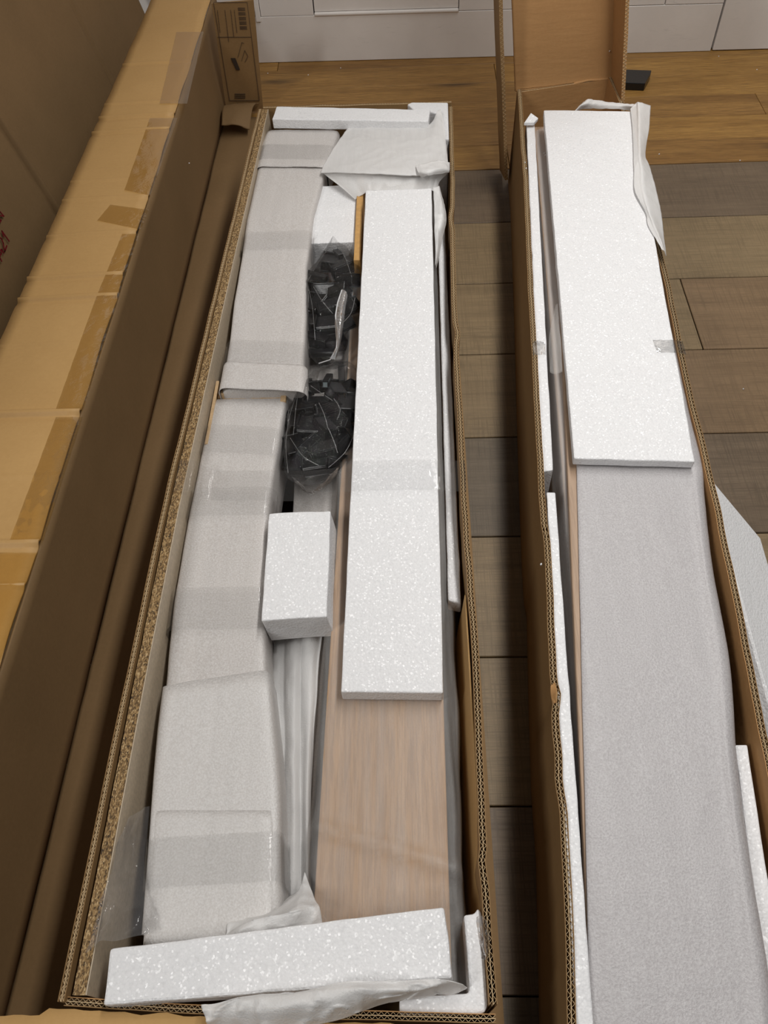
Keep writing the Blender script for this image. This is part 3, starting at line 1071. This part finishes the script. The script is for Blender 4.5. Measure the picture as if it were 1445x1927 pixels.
loose('foam_sheet', [[at(655, 241, .242), at(700, 239, .245), at(760, 240, .245), at(806, 236, .246), at(822, 212, .258), at(829, 206, .257)],
                     [at(634, 270, .246), at(690, 266, .252), at(750, 266, .254), at(800, 262, .256), at(826, 238, .258), at(835, 232, .256)],
                     [at(614, 302, .246), at(680, 298, .258), at(740, 298, .264), at(795, 298, .264), at(832, 282, .262), at(841, 290, .258)],
                     [at(604, 324, .244), at(670, 324, .264), at(730, 326, .272), at(785, 328, .270), at(818, 316, .272), at(844, 322, .262)],
                     [at(607, 327, .238), at(672, 329, .256), at(730, 331, .262), at(785, 333, .260), at(818, 326, .262), at(842, 327, .254)],
                     [at(640, 352, .236), at(684, 346, .250), at(726, 344, .256), at(782, 341, .256), at(812, 338, .254), at(826, 344, .244)],
                     [at(668, 376, .228), at(692, 362, .244), at(720, 360, .246), at(772, 358, .246), at(808, 358, .244), at(824, 366, .236)]],
      PE_MID, 'big crumpled white foam sheet at the far right end of the middle carton', 7.0, 90, 90, 0.0016, 16,
      lambda p, u, v: p + Vector((0, 0, (.0015 * abs(sin(u * 26 + v * 3)) if v > .6 else 0.0))))
loose('foam_sheet', [[at(782, 312, .272), at(800, 308, .276), at(830, 303, .272), at(846, 306, .264)], [at(786, 324, .278), at(805, 322, .284), at(830, 316, .28), at(846, 318, .268)],
                     [at(792, 334, .268), at(806, 332, .276), at(826, 328, .272), at(845, 324, .264)]],
      PE_MID, 'small rolled foam sheet edge beside the far right rim of the middle carton', 8.0, 24, 20, .002, 30)
loose('foam_sheet', [[at(815, 352, .262), at(826, 352, .262), at(829, 360, .25)],
                     [at(817, 400, .255), at(832, 405, .258), at(840, 408, .245)],
                     [at(818, 440, .25), at(826, 440, .25), at(832, 450, .235)],
                     [at(819, 500, .235), at(820, 500, .232), at(821, 505, .225)]],
      PE_MID, 'pointed white foam sheet scrap beside the far right edge of the plank', 9.0, 16, 40, 0.003, 30)

# clear film pieces and clear tape over the carton
tag(sheet('clear_tape_strip', [[(-.363, y0, .2515), (-.34, y0, .2515), (-.325, y0, .235), (-.30, y0, .226), (-.235, y0, .2245), (-.20, y0, .222), (-.16, y0, .222), (-.12, y0, .228), (-.10, y0, .243), (0.0, y0, .2445), (.04, y0, .243), (.06, y0, .240), (.082, y0 - .01, .252)]
                                for y0 in (.735, .75, .775, .795)], TAPE, None, 90, 10, 0.0008, 30, 0),
    'clear tape strip across the middle carton below the lower bag', 'tape')
tag(sheet('clear_film_scrap', [[(-.352, .115, .252), (-.338, .125, .258), (-.325, .128, .25), (-.29, .14, .224)],
                                [(-.350, .15, .252), (-.335, .155, .262), (-.318, .16, .243), (-.295, .165, .215)],
                                [(-.346, .19, .25), (-.338, .20, .235), (-.325, .215, .21), (-.318, .22, .19)],
                                [(-.345, .26, .23), (-.34, .27, .22), (-.333, .28, .20), (-.328, .29, .18)]], FILM, None, 30, 40, 0.006, 30, 0),
    'crumpled clear film beside the near end of the particle board panel', 'film')
tag(sheet('clear_film_scrap', [[at(897, 1728, .256), at(906, 1726, .262), at(916, 1735, .25)], [at(900, 1770, .258), at(911, 1768, .266), at(922, 1772, .246)],
                                [at(906, 1805, .25), at(913, 1808, .255), at(922, 1812, .235)]], FILM, None, 20, 30, 0.005, 60, 0),
    'glossy clear film scrap on the near right rim of the middle carton', 'film')

# ------------------------------------------------------------------ bags of black plastic parts
def socket_mesh(w, h, L, t, plate):
    """Black furniture socket: open square tube with a flange plate at one end."""
    vs, fs = [], []

    def add(x0, x1, y0, y1, z0, z1):
        n0 = len(vs)
        vs.extend([(x, y, z) for z in (z0, z1) for y in (y0, y1) for x in (x0, x1)])
        fs.extend([[n0 + i for i in q] for q in ((0, 2, 3, 1), (4, 5, 7, 6), (0, 1, 5, 4), (2, 6, 7, 3), (0, 4, 6, 2), (1, 3, 7, 5))])
    add(-w, w, -h, -h + t, -L, L)
    add(-w, w, h - t, h, -L, L)
    add(-w, -w + t, -h + t, h - t, -L, L)
    add(w - t, w, -h + t, h - t, -L, L)
    add(-w * 1.0, w * 1.0, -h * plate, h * plate, -L - t, -L)
    return vs, fs


protos = {}
for nm, dims in (('black_leg_socket', (.0125, .0125, .022, .003, 1.35)), ('black_connector', (.0060, .0066, .026, .0022, 1.0)), ('black_bracket', (.016, .0105, .020, .003, 1.5))):
    vs, fs = socket_mesh(*dims)
    me = bpy.data.meshes.new(nm)
    me.from_pydata(vs, [], fs)
    me.update()
    me.materials.append(BLACK)
    protos[nm] = me


def part(nm, loc, rot, label, group):
    o = bpy.data.objects.new(nm, protos[nm])
    o.location = loc
    o.rotation_euler = rot
    md = o.modifiers.new('edge', 'BEVEL')
    md.width, md.segments = 0.0009, 1
    COL.objects.link(o)
    return tag(o, label, 'plastic part', group)


def bag(name, pts, zc, rz, label, seed, floor_z):
    """Clear bag: crumpled closed blob over an outline; pts = outline (world xy) from tip round."""
    root = empty(name, (sum(p.x for p in pts) / len(pts), sum(p.y for p in pts) / len(pts), floor_z), label, 'bag')
    c = Vector((sum(p.x for p in pts) / len(pts), sum(p.y for p in pts) / len(pts), zc))
    n = 72
    ring = [cr(pts + [pts[0]], i / n) for i in range(n)]
    verts, faces = [], []
    rings = 22
    for k in range(rings + 1):
        t = -pi / 2 + pi * k / rings
        cs, sn = cos(t), sin(t)
        for i in range(n):
            d = Vector((ring[i].x - c.x, ring[i].y - c.y, 0))
            q = c + d * (max(cs, 0.002) ** 0.6)
            z = zc + rz * sn * (1 if sn > 0 else (zc - floor_z) / rz)
            q = Vector((q.x, q.y, z))
            s = q * 38 + Vector((seed, seed, seed))
            w = noise.noise(s) * 0.6 + (1 - abs(noise.noise(s * 1.3 + Vector((5, 5, 5))))) ** 4 * 0.9
            q += (q - c).normalized() * w * 0.0055
            verts.append(q)
    for k in range(rings):
        for i in range(n):
            a, b = k * n + i, k * n + (i + 1) % n
            faces.append([a, b, b + n, a + n])
    faces.append(list(range(n))[::-1])
    faces.append([rings * n + i for i in range(n)])
    mk('bag_film', verts, faces, BAGFILM, root, smooth=True)
    return root


zb1, zb2 = .205, .20
o1 = [at(x, y, zb1) for x, y in ((628, 452), (604, 490), (578, 530), (571, 575), (578, 640), (592, 672), (640, 678), (668, 620), (690, 560), (676, 510), (652, 472))]
b1 = bag('clear_parts_bag', o1, zb1, .034, 'upper clear plastic bag full of black parts beyond the lower bag', 3.0, .145)
o2 = [at(x, y, zb2) for x, y in ((648, 690), (600, 700), (568, 740), (546, 785), (536, 850), (545, 896), (600, 897), (640, 876), (664, 830), (672, 770), (670, 700))]
b2 = bag('clear_parts_bag', o2, zb2, .038, 'lower clear plastic bag full of black parts above the small near foam block', 9.0, .145)
tube('zip_seal', [at(643, 546, .244), at(635, 570, .247), at(631, 595, .247), at(636, 625, .246), at(633, 655, .24), at(622, 677, .225), at(600, 684, .21)], .0011, mat_plain('white_plastic', (.62, .62, .63), .3), b1)
sheet('bag_lip', [[at(643, 544, .243), at(650, 548, .247), at(654, 556, .243)], [at(633, 575, .246), at(643, 580, .25), at(650, 580, .243)],
                  [at(630, 610, .246), at(640, 612, .249), at(646, 612, .242)], [at(632, 650, .24), at(637, 650, .243), at(640, 650, .236)], [at(620, 676, .226), at(630, 676, .228), at(634, 672, .22)]],
      mat_film('milky_lip', .9, .32, .002, 60, (.7, .7, .71)), b1, 12, 30, .001, 40, 0)
sheet('bag_neck', [[at(548, 893, .20), at(580, 897, .205), at(615, 895, .205), at(640, 880, .20)], [at(556, 908, .19), at(580, 918, .20), at(610, 910, .196), at(632, 896, .19)],
                   [at(566, 920, .18), at(583, 932, .185), at(602, 925, .183), at(622, 910, .18)]], BAGFILM, b2, 30, 20, .004, 45, 0)
FOLD = mat_film('film_fold_glint', 0.9, 0.18, 0.002, 60, (.75, .75, .76), 1.0)  # milky tubes stand in for highlight lines along the film's folds


def folds(root, zc, lines):  # draws bright glints as thin tubes over the bag's creases
    for ln in lines:
        pp = [at(x, y, zc + dz) for x, y, dz in ln]
        tube('film_fold_glint', [cr(pp, i / 16) for i in range(17)], .0007, FOLD, root, 5)


folds(b1, zb1, (((628, 452, .004), (592, 506, .014), (574, 545, .012), (573, 590, .01)), ((628, 452, .004), (648, 482, .016), (662, 522, .016)), ((581, 545, .02), (588, 580, .028), (593, 640, .024)),
                ((590, 540, .026), (606, 566, .034), (626, 590, .036)), ((668, 560, .02), (660, 590, .024), (640, 612, .03))))
folds(b2, zb2, (((585, 726, .024), (602, 738, .034), (626, 754, .036)), ((567, 724, .012), (547, 775, .014), (538, 832, .012), (542, 890, .01)), ((560, 745, .024), (556, 775, .028), (552, 818, .026)),
                ((600, 758, .036), (610, 780, .040), (617, 806, .040)), ((546, 824, .022), (570, 858, .03), (600, 876, .024)), ((618, 806, .040), (628, 830, .036), (635, 852, .03)),
                ((668, 812, .012), (650, 850, .016), (618, 880, .014)), ((628, 750, .034), (640, 770, .034), (634, 790, .036))))
R3 = lambda a, b, c: (radians(a), radians(b), radians(c))
FIRST = {(636, 478): 'slim black connector topmost at the pointed tip of the upper clear bag', (620, 496): 'black bracket just left of the topmost connector in the upper bag',
         (595, 520): 'black connector sticking out left near the tip of the upper clear bag', (643, 707): 'slim black connector topmost in the lower clear bag',
         (655, 765): 'black bracket at the right edge of the lower bag against the plank'}
up_l = 'black plastic furniture fitting jumbled inside the upper clear bag'
lo_l = 'black plastic furniture fitting inside the lower clear bag'
up_g, lo_g = 'black fittings in the upper bag', 'black fittings in the lower bag'
for nm, px, py, z, r in (('black_connector', 636, 478, .205, R3(70, 0, 20)), ('black_bracket', 620, 496, .20, R3(75, 8, -5)), ('black_leg_socket', 645, 503, .203, R3(80, 10, 110)),
                         ('black_connector', 595, 520, .215, R3(85, 0, 60)), ('black_leg_socket', 655, 528, .20, R3(60, 30, 40)), ('black_bracket', 585, 545, .195, R3(40, 20, 10)),
                         ('black_leg_socket', 612, 545, .20, R3(80, 40, 75)), ('black_bracket', 640, 552, .205, R3(20, 60, 15)), ('black_bracket', 598, 575, .20, R3(75, 20, 140)),
                         ('black_leg_socket', 622, 580, .207, R3(15, 80, 30)), ('black_leg_socket', 655, 580, .2, R3(45, 30, 70)), ('black_bracket', 592, 608, .195, R3(80, 10, 20)),
                         ('black_bracket', 618, 612, .203, R3(80, 0, 85)), ('black_leg_socket', 645, 612, .195, R3(70, 40, 100)), ('black_bracket', 603, 640, .193, R3(85, 15, 60)),
                         ('black_leg_socket', 628, 645, .193, R3(20, 70, 10)), ('black_connector', 608, 664, .185, R3(85, 0, 85)), ('black_leg_socket', 575, 580, .185, R3(80, 0, 5))):
    own = FIRST.get((px, py))
    part(nm, at(px, py, z), r, own or up_l, None if own else up_g)
for nm, px, py, z, r in (('black_connector', 643, 707, .20, R3(75, 0, 5)), ('black_leg_socket', 632, 740, .205, R3(70, 20, 15)), ('black_bracket', 595, 728, .195, R3(60, 30, 50)),
                         ('black_bracket', 655, 765, .20, R3(80, 10, 5)), ('black_bracket', 572, 765, .2, R3(80, 0, 10)), ('black_leg_socket', 600, 762, .203, R3(80, 30, 75)),
                         ('black_bracket', 625, 775, .205, R3(40, 60, 45)), ('black_bracket', 558, 800, .195, R3(75, 20, 10)), ('black_bracket', 585, 805, .20, R3(85, 0, 80)),
                         ('black_leg_socket', 612, 808, .21, R3(80, 20, 30)), ('black_bracket', 640, 805, .2, R3(30, 70, 10)), ('black_bracket', 556, 845, .19, R3(80, 0, 20)),
                         ('black_bracket', 585, 843, .198, R3(15, 80, 60)), ('black_leg_socket', 614, 848, .203, R3(80, 10, 95)), ('black_bracket', 640, 838, .195, R3(70, 40, 120)),
                         ('black_bracket', 564, 876, .185, R3(85, 0, 85)), ('black_bracket', 595, 876, .19, R3(80, 10, 90)), ('black_leg_socket', 625, 868, .188, R3(80, 30, 60)),
                         ('black_leg_socket', 655, 735, .195, R3(20, 40, 0)), ('black_bracket', 650, 790, .188, R3(85, 0, 30))):
    own = FIRST.get((px, py))
    part(nm, at(px, py, z), r, own or lo_l, None if own else lo_g)
sc = part('black_connector', at(616, 717, .214), R3(60, 0, -4), 'pale steel tipped fitting standing up inside the lower clear bag', None)
tipv, tipf = hexa([(-.0058, -.0064, .0246), (.0058, -.0064, .0246), (.0058, .0064, .0246), (-.0058, .0064, .0246), (-.0058, -.0064, .004), (.0058, -.0064, .004), (.0058, .0064, .004), (-.0058, .0064, .004)])
me = bpy.data.meshes.new('steel_tip')
me.from_pydata(tipv, [], tipf)
k = N('pale_steel')
k.set(Base_Color=(0.42, 0.50, 0.52), Metallic=0.6, Roughness=0.35)
me.materials.append(k.m)
tip = bpy.data.objects.new('steel_tip', me)
COL.objects.link(tip)
tip.parent = sc
tip['label'] = 'pale steel tip'

# ------------------------------------------------------------------ right carton with raised lid
ZB = 0.243
cB = empty('packed_carton', (0.33, 0.95, 0), 'long open brown carton at right with its lid raised against the wall', 'carton')
lb = P2([(1077, 1927), (1071, 1766), (1061, 1531), (1047, 1380), (1038, 1200), (1030, 1010), (1024, 985), (1018, 918), (1008, 740), (1000, 576), (990.5, 380), (982, 226), (976, 168)], ZB)
lb = [lb[0] + (lb[0] - lb[2]) * 0.6] + lb
corr_wall('side_wall', lb, 0.004, ZB, 0.0085, cB, KRAFT, KRAFT, 2, 0.0072, 0.0012, 11.0, ((0.405, 0.012, -0.004), (0.655, 0.012, 0.0015), (0.30, 0.02, 0.002)))
rb = P2([(1435, 1377), (1404, 1226), (1386, 1125), (1355, 994), (1322, 840), (1304, 769), (1280, 649), (1256, 533)], ZB)
rb = [rb[0] + (rb[0] - rb[1]) * 2.6] + rb + [Vector((.487, 1.55)), Vector((.500, 1.86)), Vector((.492, 1.985))]
corr_wall('side_wall', rb[::-1], 0.004, lambda y: ZB, 0.0085, cB, KRAFT, KRAFT_WARM, 2, 0.0072, 0.0012, 13.0, ((0.70, 0.04, 0.002),))
corr_wall('end_wall', [lb[-1], Vector((.38, 1.962)), Vector((.492, 1.985))], 0.004, ZB - .006, 0.006, cB, KRAFT, KRAFT_WARM, 2, 0.0072, 0.0008, 14.0)
v, f = hexa([(.145, -.1, .006), (.41, -.1, .006), (.49, 1.975, .006), (.27, 1.95, .006), (.145, -.1, .001), (.41, -.1, .001), (.49, 1.975, .001), (.27, 1.95, .001)])
mk('base_panel', v, f, KRAFT, cB)
# raised lid: back panel hinged on the far wall, two side flanges
lv = []
pl = [Vector((.262, 1.952, .233)), Vector((.499, 1.985, .238))]
rows = []
for t, dy, dx in ((0, 0, 0), (.03, .006, -.004), (.25, .03, -.032), (.6, .06, -.08), (1.0, .10, -.13)):
    rows.append([pl[0].lerp(pl[1], s) + Vector((dx, dy, t * 1.0)) for s in (0, .33, .66, 1)])
lp = sheet('lid_panel', rows, KRAFT_WARM, cB, 30, 60, 0.003, 4, 0.005, 2.0,
           lambda p, u, v: p + Vector((0, -0.004 * math.exp(-((v - 0.012 - .01 * u) / 0.004) ** 2) - 0.003 * math.exp(-((v - .055 + .02 * u) / .01) ** 2), 0)))


def flange(p0, p1, q0, q1, mat_o, mat_i, seed):
    """Lid side: quad from front edge (p0 low, p1 high) to back edge (q0 low, q1 high) with a corrugated front edge."""
    d = (Vector(p1) - Vector(p0))
    side = d.cross(Vector(q0) - Vector(p0)).normalized() * 0.004
    c = [Vector(p0), Vector(p1), Vector(q1), Vector(q0)]
    vv, ff = hexa([p + side for p in c] + [p - side for p in c], 40, 4, 1, 0.0012, 20, seed)
    o = mk('lid_flange', vv, ff, mat_o, cB)
    fv, fc_ = [], []
    n = 260
    fw = (Vector(p0) - Vector(q0)).normalized()
    for i in range(n + 1):
        t = i / n
        b = Vector(p0).lerp(Vector(p1), t) + fw * 0.0012
        e = side * (0.9 if i % 2 else -0.9)
        fv += [b + e, b + e - fw * 0.012]
    for i in range(n):
        fc_.append([2 * i, 2 * i + 2, 2 * i + 3, 2 * i + 1])
    mk('fluting', fv, fc_, FLUTE, o, solid=.0008)
    return o


flange((.2495, 1.862, .055), (.120, 1.94, 1.22), (.249, 1.985, .01), (.118, 2.07, 1.22), KRAFT, KRAFT, 2)
flange((.505, 1.872, .236), (.369, 1.96, 1.22), (.498, 1.99, .245), (.362, 2.085, 1.22), KRAFT_WARM, KRAFT, 3)

foam('foam_plank', [at(1080, 862, .262), at(1308, 869, .262), at(1189, 209, .278), at(1023, 207, .278)], (0, 0, -.016),
     'long white foam plank lying on the grey wrapped board in the right carton', 'foam', (8, 60, 1), 21.0)
foam('foam_strip', [at(1018, 888, .238), at(1041, 885, .238), at(1006, 228, .238), at(990, 228, .238)], (0, 0.002, -.16),
     'far narrow white foam strip along the left wall of the right carton', 'foam', (2, 50, 3), 22.0)
foam('foam_strip', [at(1089, 2010, .24), at(1123, 2010, .24), at(1045, 926, .24), at(1028, 926, .24)], (0, 0, -.17),
     'near narrow white foam strip along the left wall of the right carton', 'foam', (2, 50, 3), 23.0)
foam('foam_strip', [(.343, -.06, .218), (.366, -.06, .218), (.408, .35, .220), (.393, .35, .220)], (0, 0, -.15),
     'short white foam strip between grey wrapped board and right wall of right carton', 'foam', (2, 30, 3), 24.0)
o = prism('foam_chip', [at(986, 231, .252), at(999, 212, .262), at(1013, 222, .256), at(1005, 231, .25)], (0, 0, -.007), EPS, None, .0012)
tag(o, 'small torn white foam chip at the far end of the foam strip', 'foam')

# brown-grey edge board and the grey wrapped board
eb = empty('edge_board', (.24, .9, .05), 'brown board edge in milky film between foam strip and grey wrapped board', 'board')
v, f = hexa([(.185, -.06, .214), (.225, -.06, .214), (.325, 1.80, .225), (.293, 1.80, .225), (.185, -.06, .06), (.225, -.06, .06), (.325, 1.80, .06), (.293, 1.80, .06)], 2, 20, 1)
mk('board_body', v, f, VENEER_GREY, eb, bevel=.003)
sheet('milky_film', [[(.181 + t * .108, y, .15), (.184 + t * .108, y, .213), (.20 + t * .104, y, .2185 + t * .011), (.222 + t * .102, y, .219 + t * .011)] for y, t in ((-.05, 0), (.4, .24), (.9, .51), (1.4, .78), (1.78, .98))],
      mat_pe('milky_film', 0.25, (.78, .76, .75)), eb, 20, 90, .001, 20, .0006)
gb = empty('wrapped_board', (.31, .5, .05), 'wide board in grey white foam sheet filling the near half of the right carton', 'board')
GL = lambda y: .1735 + (y - .06) * .112
GR = lambda y: lerp_y(((-.09, .333), (.06, .352), (.4, .3955), (.77, .4395), (1.2, .457), (1.7, .474)), y)
v, f = hexa([(GL(-.08) + .003, -.08, .228), (GR(-.08) - .004, -.08, .228), (.468, 1.72, .244), (.325, 1.72, .244), (GL(-.08) + .003, -.08, .2165), (GR(-.08) - .004, -.08, .2165), (.468, 1.72, .2285), (.325, 1.72, .2285)], 2, 20, 1)
mk('board_body', v, f, VENEER_GREY, gb, bevel=.002)
rows = []
for y in (-.09, 0.0, .1, .2, .32, .45, .6, .72, .79, .9, 1.2, 1.7):
    z = .2315 + (y + .08) * .0089
    wv = .0035 * sin(y * 17)
    rows.append([(GL(y) - .001, y, z - .012), (GL(y), y, z - .004), (GL(y) + .006, y, z + .0012), (GL(y) + .07, y, z + .0015), (GL(y) + .12, y, z + .0015), (GR(y) - .025, y, z + .002),
                 (GR(y) - .008 + wv, y, z + .004), (GR(y) + .004 + wv, y, z - .010), (GR(y) + .005, y, z - .05)])
sheet('foam_sheet', rows, PE_GREY, gb, 60, 150, .0008, 9, .0008, 5.0)
loose('foam_sheet', [[at(1186, 205, .284), at(1197, 194, .292), at(1203, 193, .298), at(1224, 199, .285)],
                     [at(1190, 240, .283), at(1198, 238, .29), at(1204, 236, .294), at(1221, 242, .28)],
                     [at(1192, 290, .281), at(1199, 290, .287), at(1205, 288, .290), at(1214, 290, .276)],
                     [at(1193, 318, .280), at(1202, 318, .284), at(1209, 316, .286), at(1222, 313, .272)],
                     [at(1194, 358, .279), at(1204, 356, .283), at(1213, 356, .284), at(1235, 360, .268)],
                     [at(1215, 400, .276), at(1218, 400, .279), at(1224, 402, .281), at(1245, 408, .264)],
                     [at(1220, 425, .275), at(1228, 428, .277), at(1236, 432, .278), at(1250, 455, .262)],
                     [at(1245, 470, .270), at(1248, 472, .270), at(1250, 474, .270), at(1253, 482, .26)]],
      PE_MID, 'pale foam sheet edge standing up along the far right side of the right carton', 13.0, 24, 90, .0012, 26)
loose('foam_sheet', [[at(1078, 213, .262), at(1095, 206, .266), at(1120, 205, .266), at(1172, 207, .262), at(1196, 210, .262)],
                     [at(1085, 205, .268), at(1098, 196, .28), at(1120, 196, .276), at(1165, 199, .27), at(1195, 202, .275)],
                     [at(1096, 195, .27), at(1106, 186, .285), at(1122, 190, .278), at(1168, 195, .27), at(1200, 197, .28)]],
      PE_MID, 'torn foam sheet edge sticking up behind the far end of the right foam plank', 15.0, 30, 12, .002, 30)
loose('foam_sheet', [[at(1034, 700, .250), at(1044, 705, .252), at(1058, 700, .255)], [at(1033, 640, .25), at(1044, 640, .256), at(1055, 640, .258)],
                     [at(1040, 600, .25), at(1046, 600, .254), at(1051, 600, .256)], [at(1046, 575, .25), at(1047, 574, .252), at(1049, 573, .254)]],
      PE_THIN, 'small see through film flap at the left edge of the right foam plank', 17.0, 14, 24, .002, 30)

for nm, rws in (('clear_tape_piece', [[at(1228, 640, .268), at(1262, 640, .268), at(1274, 641, .256), at(1284, 643, .249)], [at(1236, 664, .268), at(1268, 664, .268), at(1280, 665, .255), at(1291, 667, .249)]]),
                ('clear_tape_piece', [[at(1003, 642, .247), at(1012, 642, .244), at(1026, 644, .242)], [at(1003, 668, .247), at(1013, 668, .244), at(1027, 668, .242)]])):
    o = sheet(nm, rws, TAPE, None, 20, 8, .001, 60, 0)
    tag(o, 'clear tape piece over the right rim of the right carton' if len(rws[0]) > 3 else 'clear tape piece on the left foam strip of the right carton', 'tape')
sheet('torn_paper', [[at(1036, 1290, .246), at(1044, 1284, .249)], [at(1035, 1306, .243), at(1047, 1302, .251)], [at(1039, 1326, .238), at(1047, 1322, .246)]], KRAFT_WARM, cB, 10, 14, .003, 60, .001)

# foam slab leaning outside the right carton
SO, SN = Vector((.462, .79, .205)), Vector((.60, -.009, .80)).normalized()
sl = [SO, on_plane(1432, 1013, SO, SN), on_plane(1450, 1075, SO, SN)]
for x, y in ((.585, .45), (.60, -.02), (.450, -.02)):
    sl.append(Vector((x, y, SO.z - (SN.x * (x - SO.x) + SN.y * (y - SO.y)) / SN.z)))
o = prism('foam_slab', sl, SN * -.02, EPS, None, .003)
tag(o, 'white foam slab with a cut corner leaning on the outside of the right carton', 'foam')

# black bar on the oak floor behind the raised lid
bb = [at(1120, 128, .022), at(1226, 132, .022), at(1224, 139, .022), at(1214, 157, .022), at(1120, 153, .022)]
o = prism('black_bar', bb, (0, 0, -.0215), BLACK, None, .002)
tag(o, 'black plastic bar lying on the oak floor right of the raised lid', 'bar')

# foam crumbs
crumb = bpy.data.meshes.new('foam_crumb')
bm = bmesh.new()
bmesh.ops.create_icosphere(bm, subdivisions=1, radius=0.0022)
bm.to_mesh(crumb)
bm.free()
crumb.materials.append(EPS)
for px, py, z in ((504, 139, 0), (641, 129, 0), (1392, 303, 0), (1424, 132, 0), (1240, 291, 0), (1352, 107, 0), (1147, 96, .3), (580, 142, 0), (356, 307, .15), (1000, 577, .12), (1026, 292, .229), (1024, 288, .229), (988, 306, .243), (990, 317, .243), (1018, 1062, .243), (1398, 733, 0), (1004, 1432, .03), (1005, 1440, .02)):
    o = bpy.data.objects.new('foam_crumb', crumb)
    p = at(px, py, z)
    if z == .15:
        p = on_plane(px, py, (-.533, 0, 0), Vector((1, 0, 0)))
    elif z == .3:
        p = on_plane(px, py, (0, 1.985, 0), Vector((0, 1, 0)))
    elif z == 0:
        p = p + Vector((0, 0, .0015))
    o.location = p
    o.scale = (1, .7, .8)
    o.rotation_euler = (random.random() * 3, random.random() * 3, random.random() * 3)
    COL.objects.link(o)
    where = 'on the raised lid of the right carton' if z == .3 else 'on the inner wall of the empty carton lid' if z == .15 else 'in the far left corner of the right carton' if z > .2 and py < 400 else \
        'on the left rim of the right carton' if z > .2 else 'on the outer left wall of the right carton' if z > 0 else 'on the brown grey floor planks' if py > 302 else 'on the oak floor by the white wall'
    tag(o, 'tiny white foam crumb lying ' + where, 'crumb', 'foam crumbs ' + where)
